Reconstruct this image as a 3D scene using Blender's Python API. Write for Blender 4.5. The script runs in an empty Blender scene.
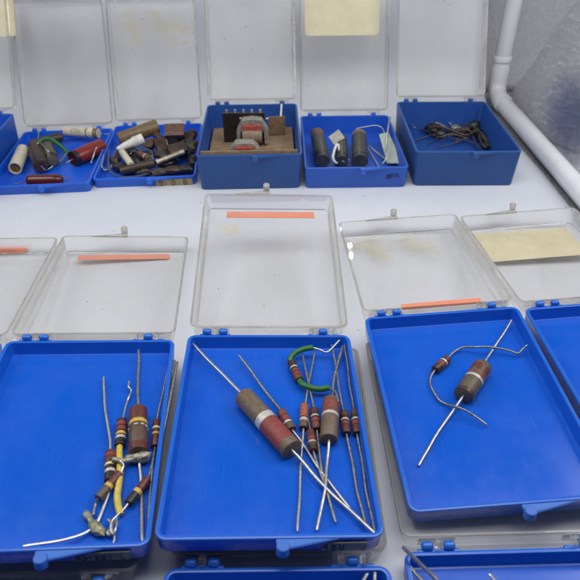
import bpy, bmesh, math, random
from mathutils import Vector, Matrix, noise
random.seed(7)
S = 0.08                       # one unit of length below = the width of one plastic box, 8 cm
C = bpy.context.scene.collection
R = math.radians

# ------------------------------------------------------------------ camera
F_PX, PITCH, ROLL, CAM_H = 601.0, 0.6349, -0.0084, 2.6787
fw = Vector((0, math.cos(PITCH), -math.sin(PITCH)))
up0 = Vector((0, math.sin(PITCH), math.cos(PITCH)))
cx = math.cos(ROLL) * Vector((1, 0, 0)) + math.sin(ROLL) * up0
cu = -math.sin(ROLL) * Vector((1, 0, 0)) + math.cos(ROLL) * up0
EYE = Vector((0, 0, CAM_H))
cam = bpy.data.cameras.new('camera')
cam.sensor_width = 36; cam.lens = F_PX / 580 * 36
cam.clip_start = 0.005; cam.clip_end = 50
co = bpy.data.objects.new('camera', cam); C.objects.link(co)
m = Matrix((cx, cu, -fw)).transposed().to_4x4(); m.translation = EYE * S
co.matrix_world = m
bpy.context.scene.camera = co
cam.dof.use_dof = True; cam.dof.focus_distance = 3.75 * S; cam.dof.aperture_fstop = 23

def ray(px, py):
    return (fw + cx * ((px - 290) / F_PX) + cu * ((290 - py) / F_PX))
def hit(px, py, P, N):          # where the line of sight to a photo point meets a plane
    d = ray(px, py)
    return EYE + d * ((P - EYE).dot(N) / d.dot(N))
def on_table(px, py, z=0.0):
    return hit(px, py, Vector((0, 0, z)), Vector((0, 0, 1)))
def per_unit(P):
    return F_PX / (P - EYE).dot(fw)

# ------------------------------------------------------------------ materials
def nodes(name):
    mt = bpy.data.materials.new(name); mt.use_nodes = True
    nt = mt.node_tree
    return mt, nt, nt.nodes['Principled BSDF']
def N(nt, t, **kw):
    n = nt.nodes.new(t)
    for k, v in kw.items():
        if k in n.inputs: n.inputs[k].default_value = v
        else: setattr(n, k, v)
    return n
def coords(nt):
    return N(nt, 'ShaderNodeTexCoord').outputs['Object']
def noise_tex(nt, scale, detail=4, rough=.55, vec=None):
    n = N(nt, 'ShaderNodeTexNoise'); n.inputs['Scale'].default_value = scale
    n.inputs['Detail'].default_value = detail; n.inputs['Roughness'].default_value = rough
    nt.links.new(vec or coords(nt), n.inputs['Vector']); return n
def ramp(nt, fac, *stops):
    r = N(nt, 'ShaderNodeValToRGB'); e = r.color_ramp.elements
    while len(e) < len(stops): e.new(.5)
    for k, (p, c) in zip(e, stops):
        k.position = p; k.color = (*c, 1) if len(c) == 3 else c
    nt.links.new(fac, r.inputs[0]); return r
def mottled(name, c1, c2, scale=900, rough=.5, bump=0.0, metal=0.0, spec=.5, bscale=None, rr=.12, lo=.35, hi=.65):
    mt, nt, b = nodes(name)
    n = noise_tex(nt, scale)
    r = ramp(nt, n.outputs['Fac'], (lo, c1), (hi, c2))
    nt.links.new(r.outputs[0], b.inputs['Base Color'])
    b.inputs['Metallic'].default_value = metal
    b.inputs['Specular IOR Level'].default_value = spec
    n2 = noise_tex(nt, scale * .37)
    q = N(nt, 'ShaderNodeMapRange'); q.inputs['To Min'].default_value = max(.02, rough - rr); q.inputs['To Max'].default_value = min(1, rough + rr)
    nt.links.new(n2.outputs['Fac'], q.inputs['Value']); nt.links.new(q.outputs[0], b.inputs['Roughness'])
    if bump:
        n3 = noise_tex(nt, bscale or scale * 2)
        bp = N(nt, 'ShaderNodeBump'); bp.inputs['Strength'].default_value = bump; bp.inputs['Distance'].default_value = .0003
        nt.links.new(n3.outputs['Fac'], bp.inputs['Height']); nt.links.new(bp.outputs[0], b.inputs['Normal'])
    return mt

def blue_plastic(name, c, dust, rough):
    mt, nt, b = nodes(name)
    n = noise_tex(nt, 60, 6, .7)
    r = ramp(nt, n.outputs['Fac'], (.3, (0, 0, 0)), (.8, (1, 1, 1)))
    n2 = noise_tex(nt, 700, 3, .7)
    r2 = ramp(nt, n2.outputs['Fac'], (.66, (0, 0, 0)), (.8, (1, 1, 1)))
    mx = N(nt, 'ShaderNodeMath', operation='MULTIPLY_ADD'); mx.inputs[1].default_value = dust; mx.inputs[2].default_value = 0
    ad = N(nt, 'ShaderNodeMath', operation='MULTIPLY_ADD'); ad.inputs[1].default_value = dust * .8
    nt.links.new(r.outputs[0], mx.inputs[0]); nt.links.new(r2.outputs[0], ad.inputs[0]); nt.links.new(mx.outputs[0], ad.inputs[2])
    mix = N(nt, 'ShaderNodeMix', data_type='RGBA')
    mix.inputs['A'].default_value = (*c, 1); mix.inputs['B'].default_value = (.20, .22, .27, 1)
    nt.links.new(ad.outputs[0], mix.inputs['Factor']); nt.links.new(mix.outputs['Result'], b.inputs['Base Color'])
    for (rz, scl, thr, amt, zed) in ((.5, 1900, .70, .30, 0), (-1.1, 1500, .72, .22, 5), (1.35, 2300, .73, .25, 9)):
        mq = N(nt, 'ShaderNodeMapping'); mq.inputs['Rotation'].default_value = (0, 0, rz); mq.inputs['Location'].default_value = (zed, zed, 0); mq.inputs['Scale'].default_value = (1, .035, 1)
        nt.links.new(coords(nt), mq.inputs[0]); sn = noise_tex(nt, scl, 1, .5, mq.outputs[0])
        rs = ramp(nt, sn.outputs['Fac'], (thr, (0, 0, 0)), (thr + .07, (amt, amt, amt)))
        mz = N(nt, 'ShaderNodeMix', data_type='RGBA'); mz.inputs['B'].default_value = (c[0] * 4 + .06, c[1] * 1.4 + .08, c[2] * .9 + .06, 1)
        src = b.inputs['Base Color'].links[0].from_socket
        nt.links.new(rs.outputs[0], mz.inputs['Factor']); nt.links.new(src, mz.inputs['A']); nt.links.new(mz.outputs['Result'], b.inputs['Base Color'])
    # paler edges: rim highlights and wear put into the colour
    ge = N(nt, 'ShaderNodeNewGeometry'); pr_ = ramp(nt, ge.outputs['Pointiness'], (.505, (0, 0, 0)), (.56, (.55, .55, .55)))
    mz = N(nt, 'ShaderNodeMix', data_type='RGBA'); mz.inputs['B'].default_value = (c[0] * 3 + .02, c[1] * 1.6 + .02, c[2] * 1.08, 1)
    src = b.inputs['Base Color'].links[0].from_socket
    nt.links.new(pr_.outputs[0], mz.inputs['Factor']); nt.links.new(src, mz.inputs['A']); nt.links.new(mz.outputs['Result'], b.inputs['Base Color'])
    # long fine scratches and a soft moulded surface
    mp = N(nt, 'ShaderNodeMapping'); mp.inputs['Scale'].default_value = (1, .06, 1); mp.inputs['Rotation'].default_value = (0, 0, .5)
    nt.links.new(coords(nt), mp.inputs[0])
    sc = noise_tex(nt, 2600, 2, .6, mp.outputs[0])
    q = N(nt, 'ShaderNodeMapRange'); q.inputs['From Min'].default_value = .3; q.inputs['From Max'].default_value = .75
    q.inputs['To Min'].default_value = rough - .02; q.inputs['To Max'].default_value = rough + .05
    nt.links.new(sc.outputs['Fac'], q.inputs['Value']); nt.links.new(q.outputs[0], b.inputs['Roughness'])
    pa_ = noise_tex(nt, 32, 5, .65); rq = N(nt, 'ShaderNodeMapRange'); rq.inputs['From Min'].default_value = .35; rq.inputs['From Max'].default_value = .7
    rq.inputs['To Min'].default_value = -.05; rq.inputs['To Max'].default_value = .13
    sm2 = N(nt, 'ShaderNodeMath', operation='ADD'); nt.links.new(pa_.outputs['Fac'], rq.inputs['Value']); nt.links.new(rq.outputs[0], sm2.inputs[0]); nt.links.new(q.outputs[0], sm2.inputs[1])
    nt.links.new(sm2.outputs[0], b.inputs['Roughness'])
    bp = N(nt, 'ShaderNodeBump'); bp.inputs['Strength'].default_value = .04; bp.inputs['Distance'].default_value = .0004
    n4 = noise_tex(nt, 160, 3)
    nt.links.new(n4.outputs['Fac'], bp.inputs['Height']); nt.links.new(bp.outputs[0], b.inputs['Normal'])
    b.inputs['Specular IOR Level'].default_value = .5
    return mt
BLUE = blue_plastic('blue_plastic', (.003, .090, .56), .035, .20)
BLUE_OLD = blue_plastic('worn_blue_plastic', (.003, .088, .62), .035, .30)
BLUE_DEEP = blue_plastic('darker_blue_plastic', (.003, .056, .28), .03, .45)  # one even blue, darker and rougher than the other trays
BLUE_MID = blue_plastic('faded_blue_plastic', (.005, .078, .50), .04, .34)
BLUE_WORN = blue_plastic('worn_latch_plastic', (.010, .105, .52), .07, .40)

def clear_plastic(name, haze, see=.42, film=(.66, .62, .55, 1), tint=(.975, .962, .935, 1)):
    mt, nt, b = nodes(name)
    b.inputs['Transmission Weight'].default_value = 1
    b.inputs['IOR'].default_value = 1.5
    b.inputs['Base Color'].default_value = (.995, .992, .984, 1)
    n = noise_tex(nt, 900, 4, .7)
    q = N(nt, 'ShaderNodeMapRange'); q.inputs['From Min'].default_value = .35; q.inputs['From Max'].default_value = .8
    q.inputs['To Min'].default_value = .01; q.inputs['To Max'].default_value = .06
    nt.links.new(n.outputs['Fac'], q.inputs['Value']); nt.links.new(q.outputs[0], b.inputs['Roughness'])
    # yellowed film and grime left on the old polystyrene
    d = N(nt, 'ShaderNodeBsdfDiffuse'); d.inputs['Color'].default_value = film
    w = noise_tex(nt, 45, 7, .72)
    r = ramp(nt, w.outputs['Fac'], (.35, (haze * .6,) * 3), (.62, (haze * 1.3,) * 3), (.75, (haze * 3.2,) * 3))
    mp = N(nt, 'ShaderNodeMapping'); mp.inputs['Scale'].default_value = (1, .05, 1); mp.inputs['Rotation'].default_value = (0, 0, -.7)
    nt.links.new(coords(nt), mp.inputs[0])
    s = noise_tex(nt, 1500, 3, .6, mp.outputs[0])
    r2 = ramp(nt, s.outputs['Fac'], (.64, (0, 0, 0)), (.74, (.16, .16, .16)))
    ad = N(nt, 'ShaderNodeMath', operation='ADD')
    nt.links.new(r.outputs[0], ad.inputs[0]); nt.links.new(r2.outputs[0], ad.inputs[1])
    ms = N(nt, 'ShaderNodeMixShader')
    nt.links.new(ad.outputs[0], ms.inputs[0]); nt.links.new(b.outputs[0], ms.inputs[1]); nt.links.new(d.outputs[0], ms.inputs[2])
    tr = N(nt, 'ShaderNodeBsdfTransparent'); tr.inputs['Color'].default_value = tint
    m2 = N(nt, 'ShaderNodeMixShader'); m2.inputs[0].default_value = see
    nt.links.new(ms.outputs[0], m2.inputs[1]); nt.links.new(tr.outputs[0], m2.inputs[2])
    nt.links.new(m2.outputs[0], nt.nodes['Material Output'].inputs['Surface'])
    return mt
CLEAR = clear_plastic('clear_polystyrene', .02)
CLEAR_RIM = clear_plastic('yellowed_lid_rim', .48, .12, (.25, .225, .185, 1), (.93, .90, .85, 1))
def thin_plastic(name, haze, g0=.015, g1=.05):
    mt, nt, b = nodes(name); nt.nodes.remove(b)
    tr = N(nt, 'ShaderNodeBsdfTransparent'); tr.inputs['Color'].default_value = (.995, .992, .982, 1)
    gl = N(nt, 'ShaderNodeBsdfGlossy'); fr_ = N(nt, 'ShaderNodeFresnel'); fr_.inputs['IOR'].default_value = 1.5
    ge = N(nt, 'ShaderNodeNewGeometry'); io = N(nt, 'ShaderNodeMapRange'); io.inputs['To Min'].default_value = 1.5; io.inputs['To Max'].default_value = 1 / 1.5
    nt.links.new(ge.outputs['Backfacing'], io.inputs['Value']); nt.links.new(io.outputs[0], fr_.inputs['IOR'])   # same reflectance on both sides of the sheet
    n = noise_tex(nt, 500, 4, .7)
    q = N(nt, 'ShaderNodeMapRange'); q.inputs['From Min'].default_value = .35; q.inputs['From Max'].default_value = .8
    q.inputs['To Min'].default_value = g0; q.inputs['To Max'].default_value = g1
    nt.links.new(n.outputs['Fac'], q.inputs['Value']); nt.links.new(q.outputs[0], gl.inputs['Roughness'])
    m1 = N(nt, 'ShaderNodeMixShader'); nt.links.new(fr_.outputs[0], m1.inputs[0]); nt.links.new(tr.outputs[0], m1.inputs[1]); nt.links.new(gl.outputs[0], m1.inputs[2])
    d = N(nt, 'ShaderNodeBsdfDiffuse')
    wv = noise_tex(nt, 38, 7, .72); wr = ramp(nt, wv.outputs['Fac'], (.30, (.78, .76, .71)), (.68, (.50, .46, .37)))
    nt.links.new(wr.outputs[0], d.inputs['Color'])
    r = ramp(nt, wv.outputs['Fac'], (.34, (haze * .5,) * 3), (.60, (haze * 1.4,) * 3), (.74, (haze * 4,) * 3))
    mp = N(nt, 'ShaderNodeMapping'); mp.inputs['Scale'].default_value = (1, .04, 1); mp.inputs['Rotation'].default_value = (0, 0, -.9)
    nt.links.new(coords(nt), mp.inputs[0]); sc = noise_tex(nt, 1300, 3, .6, mp.outputs[0])
    r2 = ramp(nt, sc.outputs['Fac'], (.66, (0, 0, 0)), (.74, (.22, .22, .22)))
    ad = N(nt, 'ShaderNodeMath', operation='ADD'); nt.links.new(r.outputs[0], ad.inputs[0]); nt.links.new(r2.outputs[0], ad.inputs[1])
    m2 = N(nt, 'ShaderNodeMixShader'); nt.links.new(ad.outputs[0], m2.inputs[0]); nt.links.new(m1.outputs[0], m2.inputs[1]); nt.links.new(d.outputs[0], m2.inputs[2])
    nt.links.new(m2.outputs[0], nt.nodes['Material Output'].inputs['Surface']); return mt
CLEAR_FLOOR = thin_plastic('clear_lid_floor', .032)
CLEAR_SCUFFED = thin_plastic('scuffed_lid_floor', .03, .36, .55)
CLEAR_THICK = clear_plastic('clouded_polystyrene', .42, .15, (.50, .47, .42, 1))

def residue_mat():
    mt, nt, b = nodes('yellow_glue_residue')
    b.inputs['Base Color'].default_value = (.55, .47, .20, 1); b.inputs['Roughness'].default_value = .5
    n = noise_tex(nt, 75, 8, .68)
    r = ramp(nt, n.outputs['Fac'], (.47, (0, 0, 0)), (.60, (.17, .17, .17)), (.76, (.38, .38, .38)))
    nt.links.new(r.outputs[0], b.inputs['Alpha'])
    return mt
RESIDUE = residue_mat()

WIRE = mottled('tinned_copper_wire', (.42, .41, .40), (.62, .61, .58), 800, .38, .2, .9)
WIRE_DULL = mottled('tarnished_wire', (.20, .19, .18), (.38, .36, .335), 700, .45, .25, .85)
WIRE_BRIGHT = mottled('bright_tinned_wire', (.72, .72, .72), (.86, .86, .86), 600, .28, .05, .9)
SOLDER = mottled('old_solder', (.20, .19, .15), (.44, .42, .36), 600, .5, .6, .55)
TAUPE = mottled('taupe_phenolic', (.105, .072, .046), (.165, .118, .08), 900, .45, .35)
UMBER = mottled('umber_phenolic', (.075, .042, .026), (.12, .072, .046), 900, .4, .35)
OLIVE = mottled('olive_brown_phenolic', (.075, .058, .036), (.125, .098, .064), 900, .45, .35)
CHOC = mottled('chocolate_body', (.038, .016, .012), (.07, .028, .02), 900, .4, .2)
MAROON = mottled('maroon_body', (.085, .02, .014), (.14, .036, .024), 900, .4, .2)
BLACKB = mottled('black_body', (.008, .008, .009), (.022, .02, .02), 900, .4, .2)
RED = mottled('red_band', (.17, .028, .024), (.27, .05, .045), 1200, .5, .25)
DRED = mottled('brick_band', (.14, .032, .02), (.21, .06, .04), 1200, .5, .25)
ORANGE = mottled('orange_band', (.26, .07, .03), (.36, .11, .05), 1200, .5, .2)
YELLOW = mottled('yellow_band', (.50, .30, .035), (.66, .42, .07), 1200, .5, .2)
CREAMB = mottled('pale_yellow_band', (.62, .52, .25), (.74, .64, .36), 1200, .5, .2)
SILVER = mottled('silver_band', (.42, .40, .37), (.62, .6, .56), 1500, .45, .3, .35)
BROWNB = mottled('brown_band', (.06, .026, .016), (.1, .045, .028), 1200, .5, .2)
GREEN = mottled('green_sleeving', (.012, .10, .022), (.025, .15, .04), 900, .42, .15)
YSLEEVE = mottled('yellow_sleeving', (.50, .38, .05), (.64, .50, .09), 900, .45, .15)
WHITEP = mottled('white_ink', (.62, .6, .52), (.72, .7, .62), 900, .6)
INK = mottled('dark_ink', (.03, .03, .028), (.10, .09, .07), 700, .7)
TAPE = mottled('aged_tape', (.20, .165, .085), (.38, .31, .18), 380, .5, .2, lo=.3, hi=.7)
TAPE_GREY = mottled('grimy_tape', (.13, .12, .085), (.26, .235, .165), 380, .5, .2, lo=.3, hi=.7)
OLABEL = mottled('orange_paper', (.74, .22, .125), (.80, .27, .16), 420, .65, .15, lo=.25, hi=.75)
YLABEL = mottled('yellowed_paper', (.64, .58, .37), (.73, .68, .47), 120, .7, .15, lo=.25, hi=.75)
PAPERW = mottled('cream_paper_tube', (.50, .45, .33), (.66, .61, .48), 400, .6, .2)
WHITEC = mottled('white_ceramic', (.62, .60, .56), (.74, .72, .68), 400, .4, .1)
GREYC = mottled('grey_card', (.40, .38, .34), (.52, .5, .46), 500, .7, .3)
CARD = mottled('brown_cardboard', (.23, .15, .085), (.32, .22, .135), 300, .85, .3)
CARD_D = mottled('cardboard_edge', (.16, .10, .055), (.24, .155, .09), 500, .85, .4)
WAX = mottled('brown_wax', (.032, .018, .013), (.07, .042, .03), 500, .42, .3)
WAXTAN = mottled('tan_waxed_paper', (.13, .085, .035), (.20, .135, .06), 300, .45, .3)
GLOSSRED = mottled('glossy_maroon', (.075, .009, .008), (.11, .015, .012), 300, .14, .05, rr=.04)
REDTUBE = mottled('red_tube', (.17, .014, .014), (.25, .024, .022), 400, .3, .1)
DARKG = mottled('dark_grey_green', (.026, .029, .023), (.055, .06, .047), 400, .4, .2)
TERM = mottled('black_bakelite', (.010, .008, .007), (.024, .018, .015), 400, .35, .15)
PINK = mottled('pink_coil', (.34, .06, .05), (.44, .09, .075), 500, .6, .3)
PALEG = mottled('pale_green_plate', (.34, .42, .36), (.44, .52, .45), 400, .35, .1)
MICA = mottled('brown_mica', (.10, .055, .04), (.16, .09, .068), 400, .35, .2)
BLUEW = mottled('dull_blue_wire', (.04, .075, .13), (.08, .12, .19), 600, .5)
PVC = mottled('white_pvc', (.72, .73, .77), (.78, .79, .83), 40, .3, .05)

def paper_sheet():
    mt, nt, b = nodes('white_backdrop_paper')
    n = noise_tex(nt, 14, 5, .6)
    r = ramp(nt, n.outputs['Fac'], (.3, (.57, .595, .66)), (.7, (.61, .635, .70)))
    n2 = noise_tex(nt, 430, 1, .4)
    r2 = ramp(nt, n2.outputs['Fac'], (.785, (1, 1, 1)), (.81, (.35, .33, .32)))
    mx = N(nt, 'ShaderNodeMix', data_type='RGBA', blend_type='MULTIPLY'); mx.inputs['Factor'].default_value = 1
    nt.links.new(r.outputs[0], mx.inputs['A']); nt.links.new(r2.outputs[0], mx.inputs['B'])
    nt.links.new(mx.outputs['Result'], b.inputs['Base Color']); b.inputs['Roughness'].default_value = .55
    bp = N(nt, 'ShaderNodeBump'); bp.inputs['Strength'].default_value = .25; bp.inputs['Distance'].default_value = .0006
    n3 = noise_tex(nt, 55, 3); nt.links.new(n3.outputs['Fac'], bp.inputs['Height']); nt.links.new(bp.outputs[0], b.inputs['Normal'])
    return mt
PAPER = paper_sheet()
def foil(name='crinkled_silver_film', col=(.84, .84, .88, 1), metal=.5, rough=.30):
    mt, nt, b = nodes(name)
    b.inputs['Base Color'].default_value = col; b.inputs['Metallic'].default_value = metal
    b.inputs['Roughness'].default_value = rough
    mp = N(nt, 'ShaderNodeMapping'); mp.inputs['Rotation'].default_value = (.5, .4, .6); mp.inputs['Scale'].default_value = (1, .45, 1.3)
    nt.links.new(coords(nt), mp.inputs[0])
    n = noise_tex(nt, 210, 6, .72, mp.outputs[0]); n.inputs['Distortion'].default_value = .8
    k = N(nt, 'ShaderNodeMath', operation='SUBTRACT'); k.inputs[1].default_value = .5
    ab = N(nt, 'ShaderNodeMath', operation='ABSOLUTE')
    nt.links.new(n.outputs['Fac'], k.inputs[0]); nt.links.new(k.outputs[0], ab.inputs[0])
    bp = N(nt, 'ShaderNodeBump'); bp.inputs['Strength'].default_value = .8; bp.inputs['Distance'].default_value = .009; bp.invert = True
    nt.links.new(ab.outputs[0], bp.inputs['Height']); nt.links.new(bp.outputs[0], b.inputs['Normal'])
    return mt, nt, b
FOIL = foil()[0]
def blue_reflection():
    mt, nt, b = foil('painted_blue_reflection', (.13, .18, .42, 1), .5, .24)  # blue reflection put into the base colour, fading out at the edges
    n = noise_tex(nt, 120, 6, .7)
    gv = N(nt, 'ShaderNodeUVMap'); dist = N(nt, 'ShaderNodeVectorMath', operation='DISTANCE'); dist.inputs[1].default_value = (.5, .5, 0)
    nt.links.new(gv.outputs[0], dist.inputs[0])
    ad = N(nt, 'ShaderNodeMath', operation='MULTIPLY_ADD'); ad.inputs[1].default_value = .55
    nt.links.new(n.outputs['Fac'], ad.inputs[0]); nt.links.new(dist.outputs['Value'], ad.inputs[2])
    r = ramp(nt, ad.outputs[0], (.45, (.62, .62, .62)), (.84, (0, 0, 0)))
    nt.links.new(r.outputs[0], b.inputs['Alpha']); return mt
BLUE_REFLECTION = blue_reflection()
FLOOR = mottled('dark_tent_floor', (.20, .20, .21), (.32, .32, .33), 300, .5, .4)

# ------------------------------------------------------------------ object helpers
def link(name, bm, mat, parent=None, smooth=True, M=None):
    """bm is in unit lengths, in the parent's frame (or the world's)."""
    if M is not None: bmesh.ops.transform(bm, matrix=M, verts=bm.verts)
    bmesh.ops.recalc_face_normals(bm, faces=bm.faces)
    bmesh.ops.scale(bm, vec=(S, S, S), verts=bm.verts)
    me = bpy.data.meshes.new(name); bm.to_mesh(me); bm.free()
    me.materials.append(mat)
    if smooth:
        me.polygons.foreach_set('use_smooth', [True] * len(me.polygons))
        me.set_sharp_from_angle(angle=R(38))
        for p in me.polygons:
            if len(p.vertices) > 8: p.use_smooth = False      # flat floors and end caps stay flat
    o = bpy.data.objects.new(name, me); C.objects.link(o)
    if parent: o.parent = parent
    return o
def tag(o, label, cat, group=None, kind=None):
    if label: o['label'] = label
    if cat: o['category'] = cat
    if group: o['group'] = group
    if kind: o['kind'] = kind
    return o
def thing(name, label, cat, M, group=None):
    o = bpy.data.objects.new(name, None); o.empty_display_size = .01
    C.objects.link(o)
    mm = M.copy(); mm.translation = M.translation * S
    o.matrix_world = mm
    return tag(o, label, cat, group)
def T(v): return Matrix.Translation(Vector(v))

def ring_pts(hw, y0, y1, r, z, n=5):
    r = max(r, .002)
    out = []
    for (sx, yy, a0) in ((1, y1, 0), (-1, y1, 90), (-1, y0, 180), (1, y0, 270)):
        ccx = sx * (hw - r); ccy = yy - r if yy == y1 else yy + r
        for i in range(n + 1):
            a = R(a0 + 90 * i / n); out.append((ccx + r * math.cos(a), ccy + r * math.sin(a), z))
    return out
def loft(bm, rings, cap0=True, cap1=True, closed=False):
    vs = [[bm.verts.new(p) for p in rg] for rg in rings]
    n = len(vs[0])
    for a, b in zip(vs, vs[1:]):
        for i in range(n): bm.faces.new((a[i], a[(i + 1) % n], b[(i + 1) % n], b[i]))
    if cap0: bm.faces.new(vs[0][::-1])
    if cap1: bm.faces.new(vs[-1])
    return bm
def box_bm(x0, x1, y0, y1, z0, z1, bev=0.0, bm=None):
    own = bmesh.new()
    vs = [own.verts.new((x, y, z)) for z in (z0, z1) for y in (y0, y1) for x in (x0, x1)]
    for f in ((0, 2, 3, 1), (4, 5, 7, 6), (0, 1, 5, 4), (2, 6, 7, 3), (0, 4, 6, 2), (1, 3, 7, 5)):
        own.faces.new([vs[i] for i in f])
    if bev: bmesh.ops.bevel(own, geom=own.edges[:], offset=bev, segments=2, affect='EDGES', profile=.6)
    return own
def merge(dst, src, M=None):
    me = bpy.data.meshes.new('tmp'); 
    if M is not None: bmesh.ops.transform(src, matrix=M, verts=src.verts)
    src.to_mesh(me); src.free(); dst.from_mesh(me); bpy.data.meshes.remove(me)
    return dst
def frame_dir(d):
    d = d.normalized()
    a = Vector((0, 0, 1)) if abs(d.z) < .9 else Vector((1, 0, 0))
    u = d.cross(a).normalized(); return u, d.cross(u).normalized(), d
def lathe(p0, p1, prof, seg=28, bm=None, wob=0.0):
    """prof: (distance along p0->p1 in units, radius)"""
    bm = bm or bmesh.new()
    u, v, d = frame_dir(p1 - p0)
    rings = []
    for t, r in prof:
        rings.append([p0 + d * t + (u * math.cos(2 * math.pi * i / seg) + v * math.sin(2 * math.pi * i / seg)) * r * (1 + wob * (random.random() - .5)) for i in range(seg)])
    return loft(bm, rings)
def smooth_path(pts, k=8):
    if len(pts) < 3: return [pts[0].lerp(pts[-1], i / 6) for i in range(7)]
    P = [2 * pts[0] - pts[1]] + pts + [2 * pts[-1] - pts[-2]]
    out = []
    for i in range(1, len(P) - 2):
        a, b, c, d = P[i - 1:i + 3]
        for j in range(k):
            t = j / k
            out.append(.5 * (2 * b + (c - a) * t + (2 * a - 5 * b + 4 * c - d) * t * t + (3 * b - a - 3 * c + d) * t ** 3))
    return out + [pts[-1]]
def tube(pts, r, seg=10, bm=None, jit=0.0, curve=True):
    bm = bm or bmesh.new()
    p = smooth_path(pts) if curve else pts
    if jit: p = [q + Vector((noise.noise(q * 6), noise.noise(q * 6 + Vector((9, 0, 0))), 0)) * jit for q in p]
    d0 = (p[1] - p[0]).normalized(); u, v, _ = frame_dir(d0)
    rings = []
    for i, q in enumerate(p):
        d = (p[min(i + 1, len(p) - 1)] - p[max(i - 1, 0)]).normalized()
        u = (u - d * u.dot(d)).normalized(); v = d.cross(u)
        k = .75 if i in (0, len(p) - 1) else 1
        rings.append([q + (u * math.cos(2 * math.pi * j / seg) + v * math.sin(2 * math.pi * j / seg)) * r * k for j in range(seg)])
    return loft(bm, rings)
def blob(c, size, rot=0.0, amp=.25, freq=2.0, seed=0, sub=3, tilt=0.0):
    bm = bmesh.new(); bmesh.ops.create_icosphere(bm, subdivisions=sub, radius=1)
    for v in bm.verts:
        k = 1 + amp * noise.noise(v.co * freq + Vector((seed * 7.3, 0, 0)))
        v.co *= k
    M = T(c) @ Matrix.Rotation(rot, 4, 'Z') @ Matrix.Rotation(tilt, 4, 'Y') @ Matrix.Diagonal((*size, 1))
    bmesh.ops.transform(bm, matrix=M, verts=bm.verts); return bm

# ------------------------------------------------------------------ the hinged boxes
L = 1.386
DEPTH = {'shallow': .108, 'medium': .224, 'deep': .368}
WALL, FLOOR_T = .024, .022
LID_D, LID_W = .13, .017
def tray_mesh(d):
    bm = bmesh.new(); t = .05 * d
    def rg(ins, z, r): return ring_pts(.5 - ins, -L + ins, -ins, r, z)
    rings = [rg(t + .022, -d, .03), rg(t + .008, -d + .004, .042), rg(t, -d + .014, .05),
             rg(.001, -.012, .052), rg(0, -.007, .052), rg(.003, -.0015, .05), rg(.008, 0, .046),
             rg(WALL - .008, 0, .034), rg(WALL - .002, -.002, .03), rg(WALL, -.007, .028),
             rg(WALL + t, -d + FLOOR_T + .010, .026), rg(WALL + t + .004, -d + FLOOR_T + .002, .024), rg(WALL + t + .012, -d + FLOOR_T, .02)]
    loft(bm, rings)
    # little pads of the hinge, a recess line on the back rim
    for x in (-.335, .335): merge(bm, box_bm(x - .095, x + .095, -.004, .012, -.075 if d < .2 else -.1, -.004, .004))
    return bm
def latch_mesh(sx):
    """flat wedge running out to an upright knob: sx=+1 wedge to the right of the knob"""
    bm = bmesh.new()
    kx, r = .055 * sx if sx > 0 else -.02, .031
    vs = []
    for z in (-.02, -.003):
        vs.append([bm.verts.new(p) for p in ((kx - sx * .03, .0, z), (kx - sx * .026, -.044, z), (kx + sx * .02, -.047, z), (kx + sx * .25, .0, z))])
    a, b = vs
    for i in range(4): bm.faces.new((a[i], a[(i + 1) % 4], b[(i + 1) % 4], b[i]))
    bm.faces.new(a[::-1]); bm.faces.new(b)
    bmesh.ops.bevel(bm, geom=bm.edges[:], offset=.003, segments=2, affect='EDGES')
    return bm, kx, r
def knob_mesh(kx, y, r, z0, z1):
    return lathe(Vector((kx, y, z0)), Vector((kx, y, z1)), [(0, r * .8), (.005, r), (z1 - z0 - .007, r), (z1 - z0 - .002, r * .93), (z1 - z0, r * .8)], 24)
def lid_mesh():
    bm = bmesh.new(); t = .022
    y0, y1 = .035, L + .002
    def rg(ins, z, r): return ring_pts(.5 - ins, y0 + ins, y1 - ins, r, z)
    rings = [rg(t + .016, -LID_D, .03), rg(t + .004, -LID_D + .004, .036), rg(t, -LID_D + .012, .04), rg(.002, -.004, .05), rg(.004, 0, .048),
             rg(LID_W - .002, 0, .036), rg(LID_W, -.004, .034), rg(LID_W + t, -LID_D + LID_W + .010, .024), rg(LID_W + t + .004, -LID_D + LID_W + .002, .022), rg(LID_W + t + .012, -LID_D + LID_W, .016)]
    return loft(bm, rings)
def capsule(x0, x1, y, z, r):
    n = x1 - x0
    return lathe(Vector((x0, y, z)), Vector((x1, y, z)), [(0, r * .35), (n * .08, r * .75), (n * .22, r), (n * .78, r), (n * .92, r * .75), (n, r * .35)], 16)
CACHE = {}
def shared(name, key, make, mat, parent, smooth=True):
    if key in CACHE:
        o = bpy.data.objects.new(name, CACHE[key]); C.objects.link(o); o.parent = parent
        if o.data.materials[0] is not mat: o.material_slots[0].link = 'OBJECT'; o.material_slots[0].material = mat
        return o
    o = link(name, make(), mat, parent, smooth); CACHE[key] = o.data
    return o
class Box: pass
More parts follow.
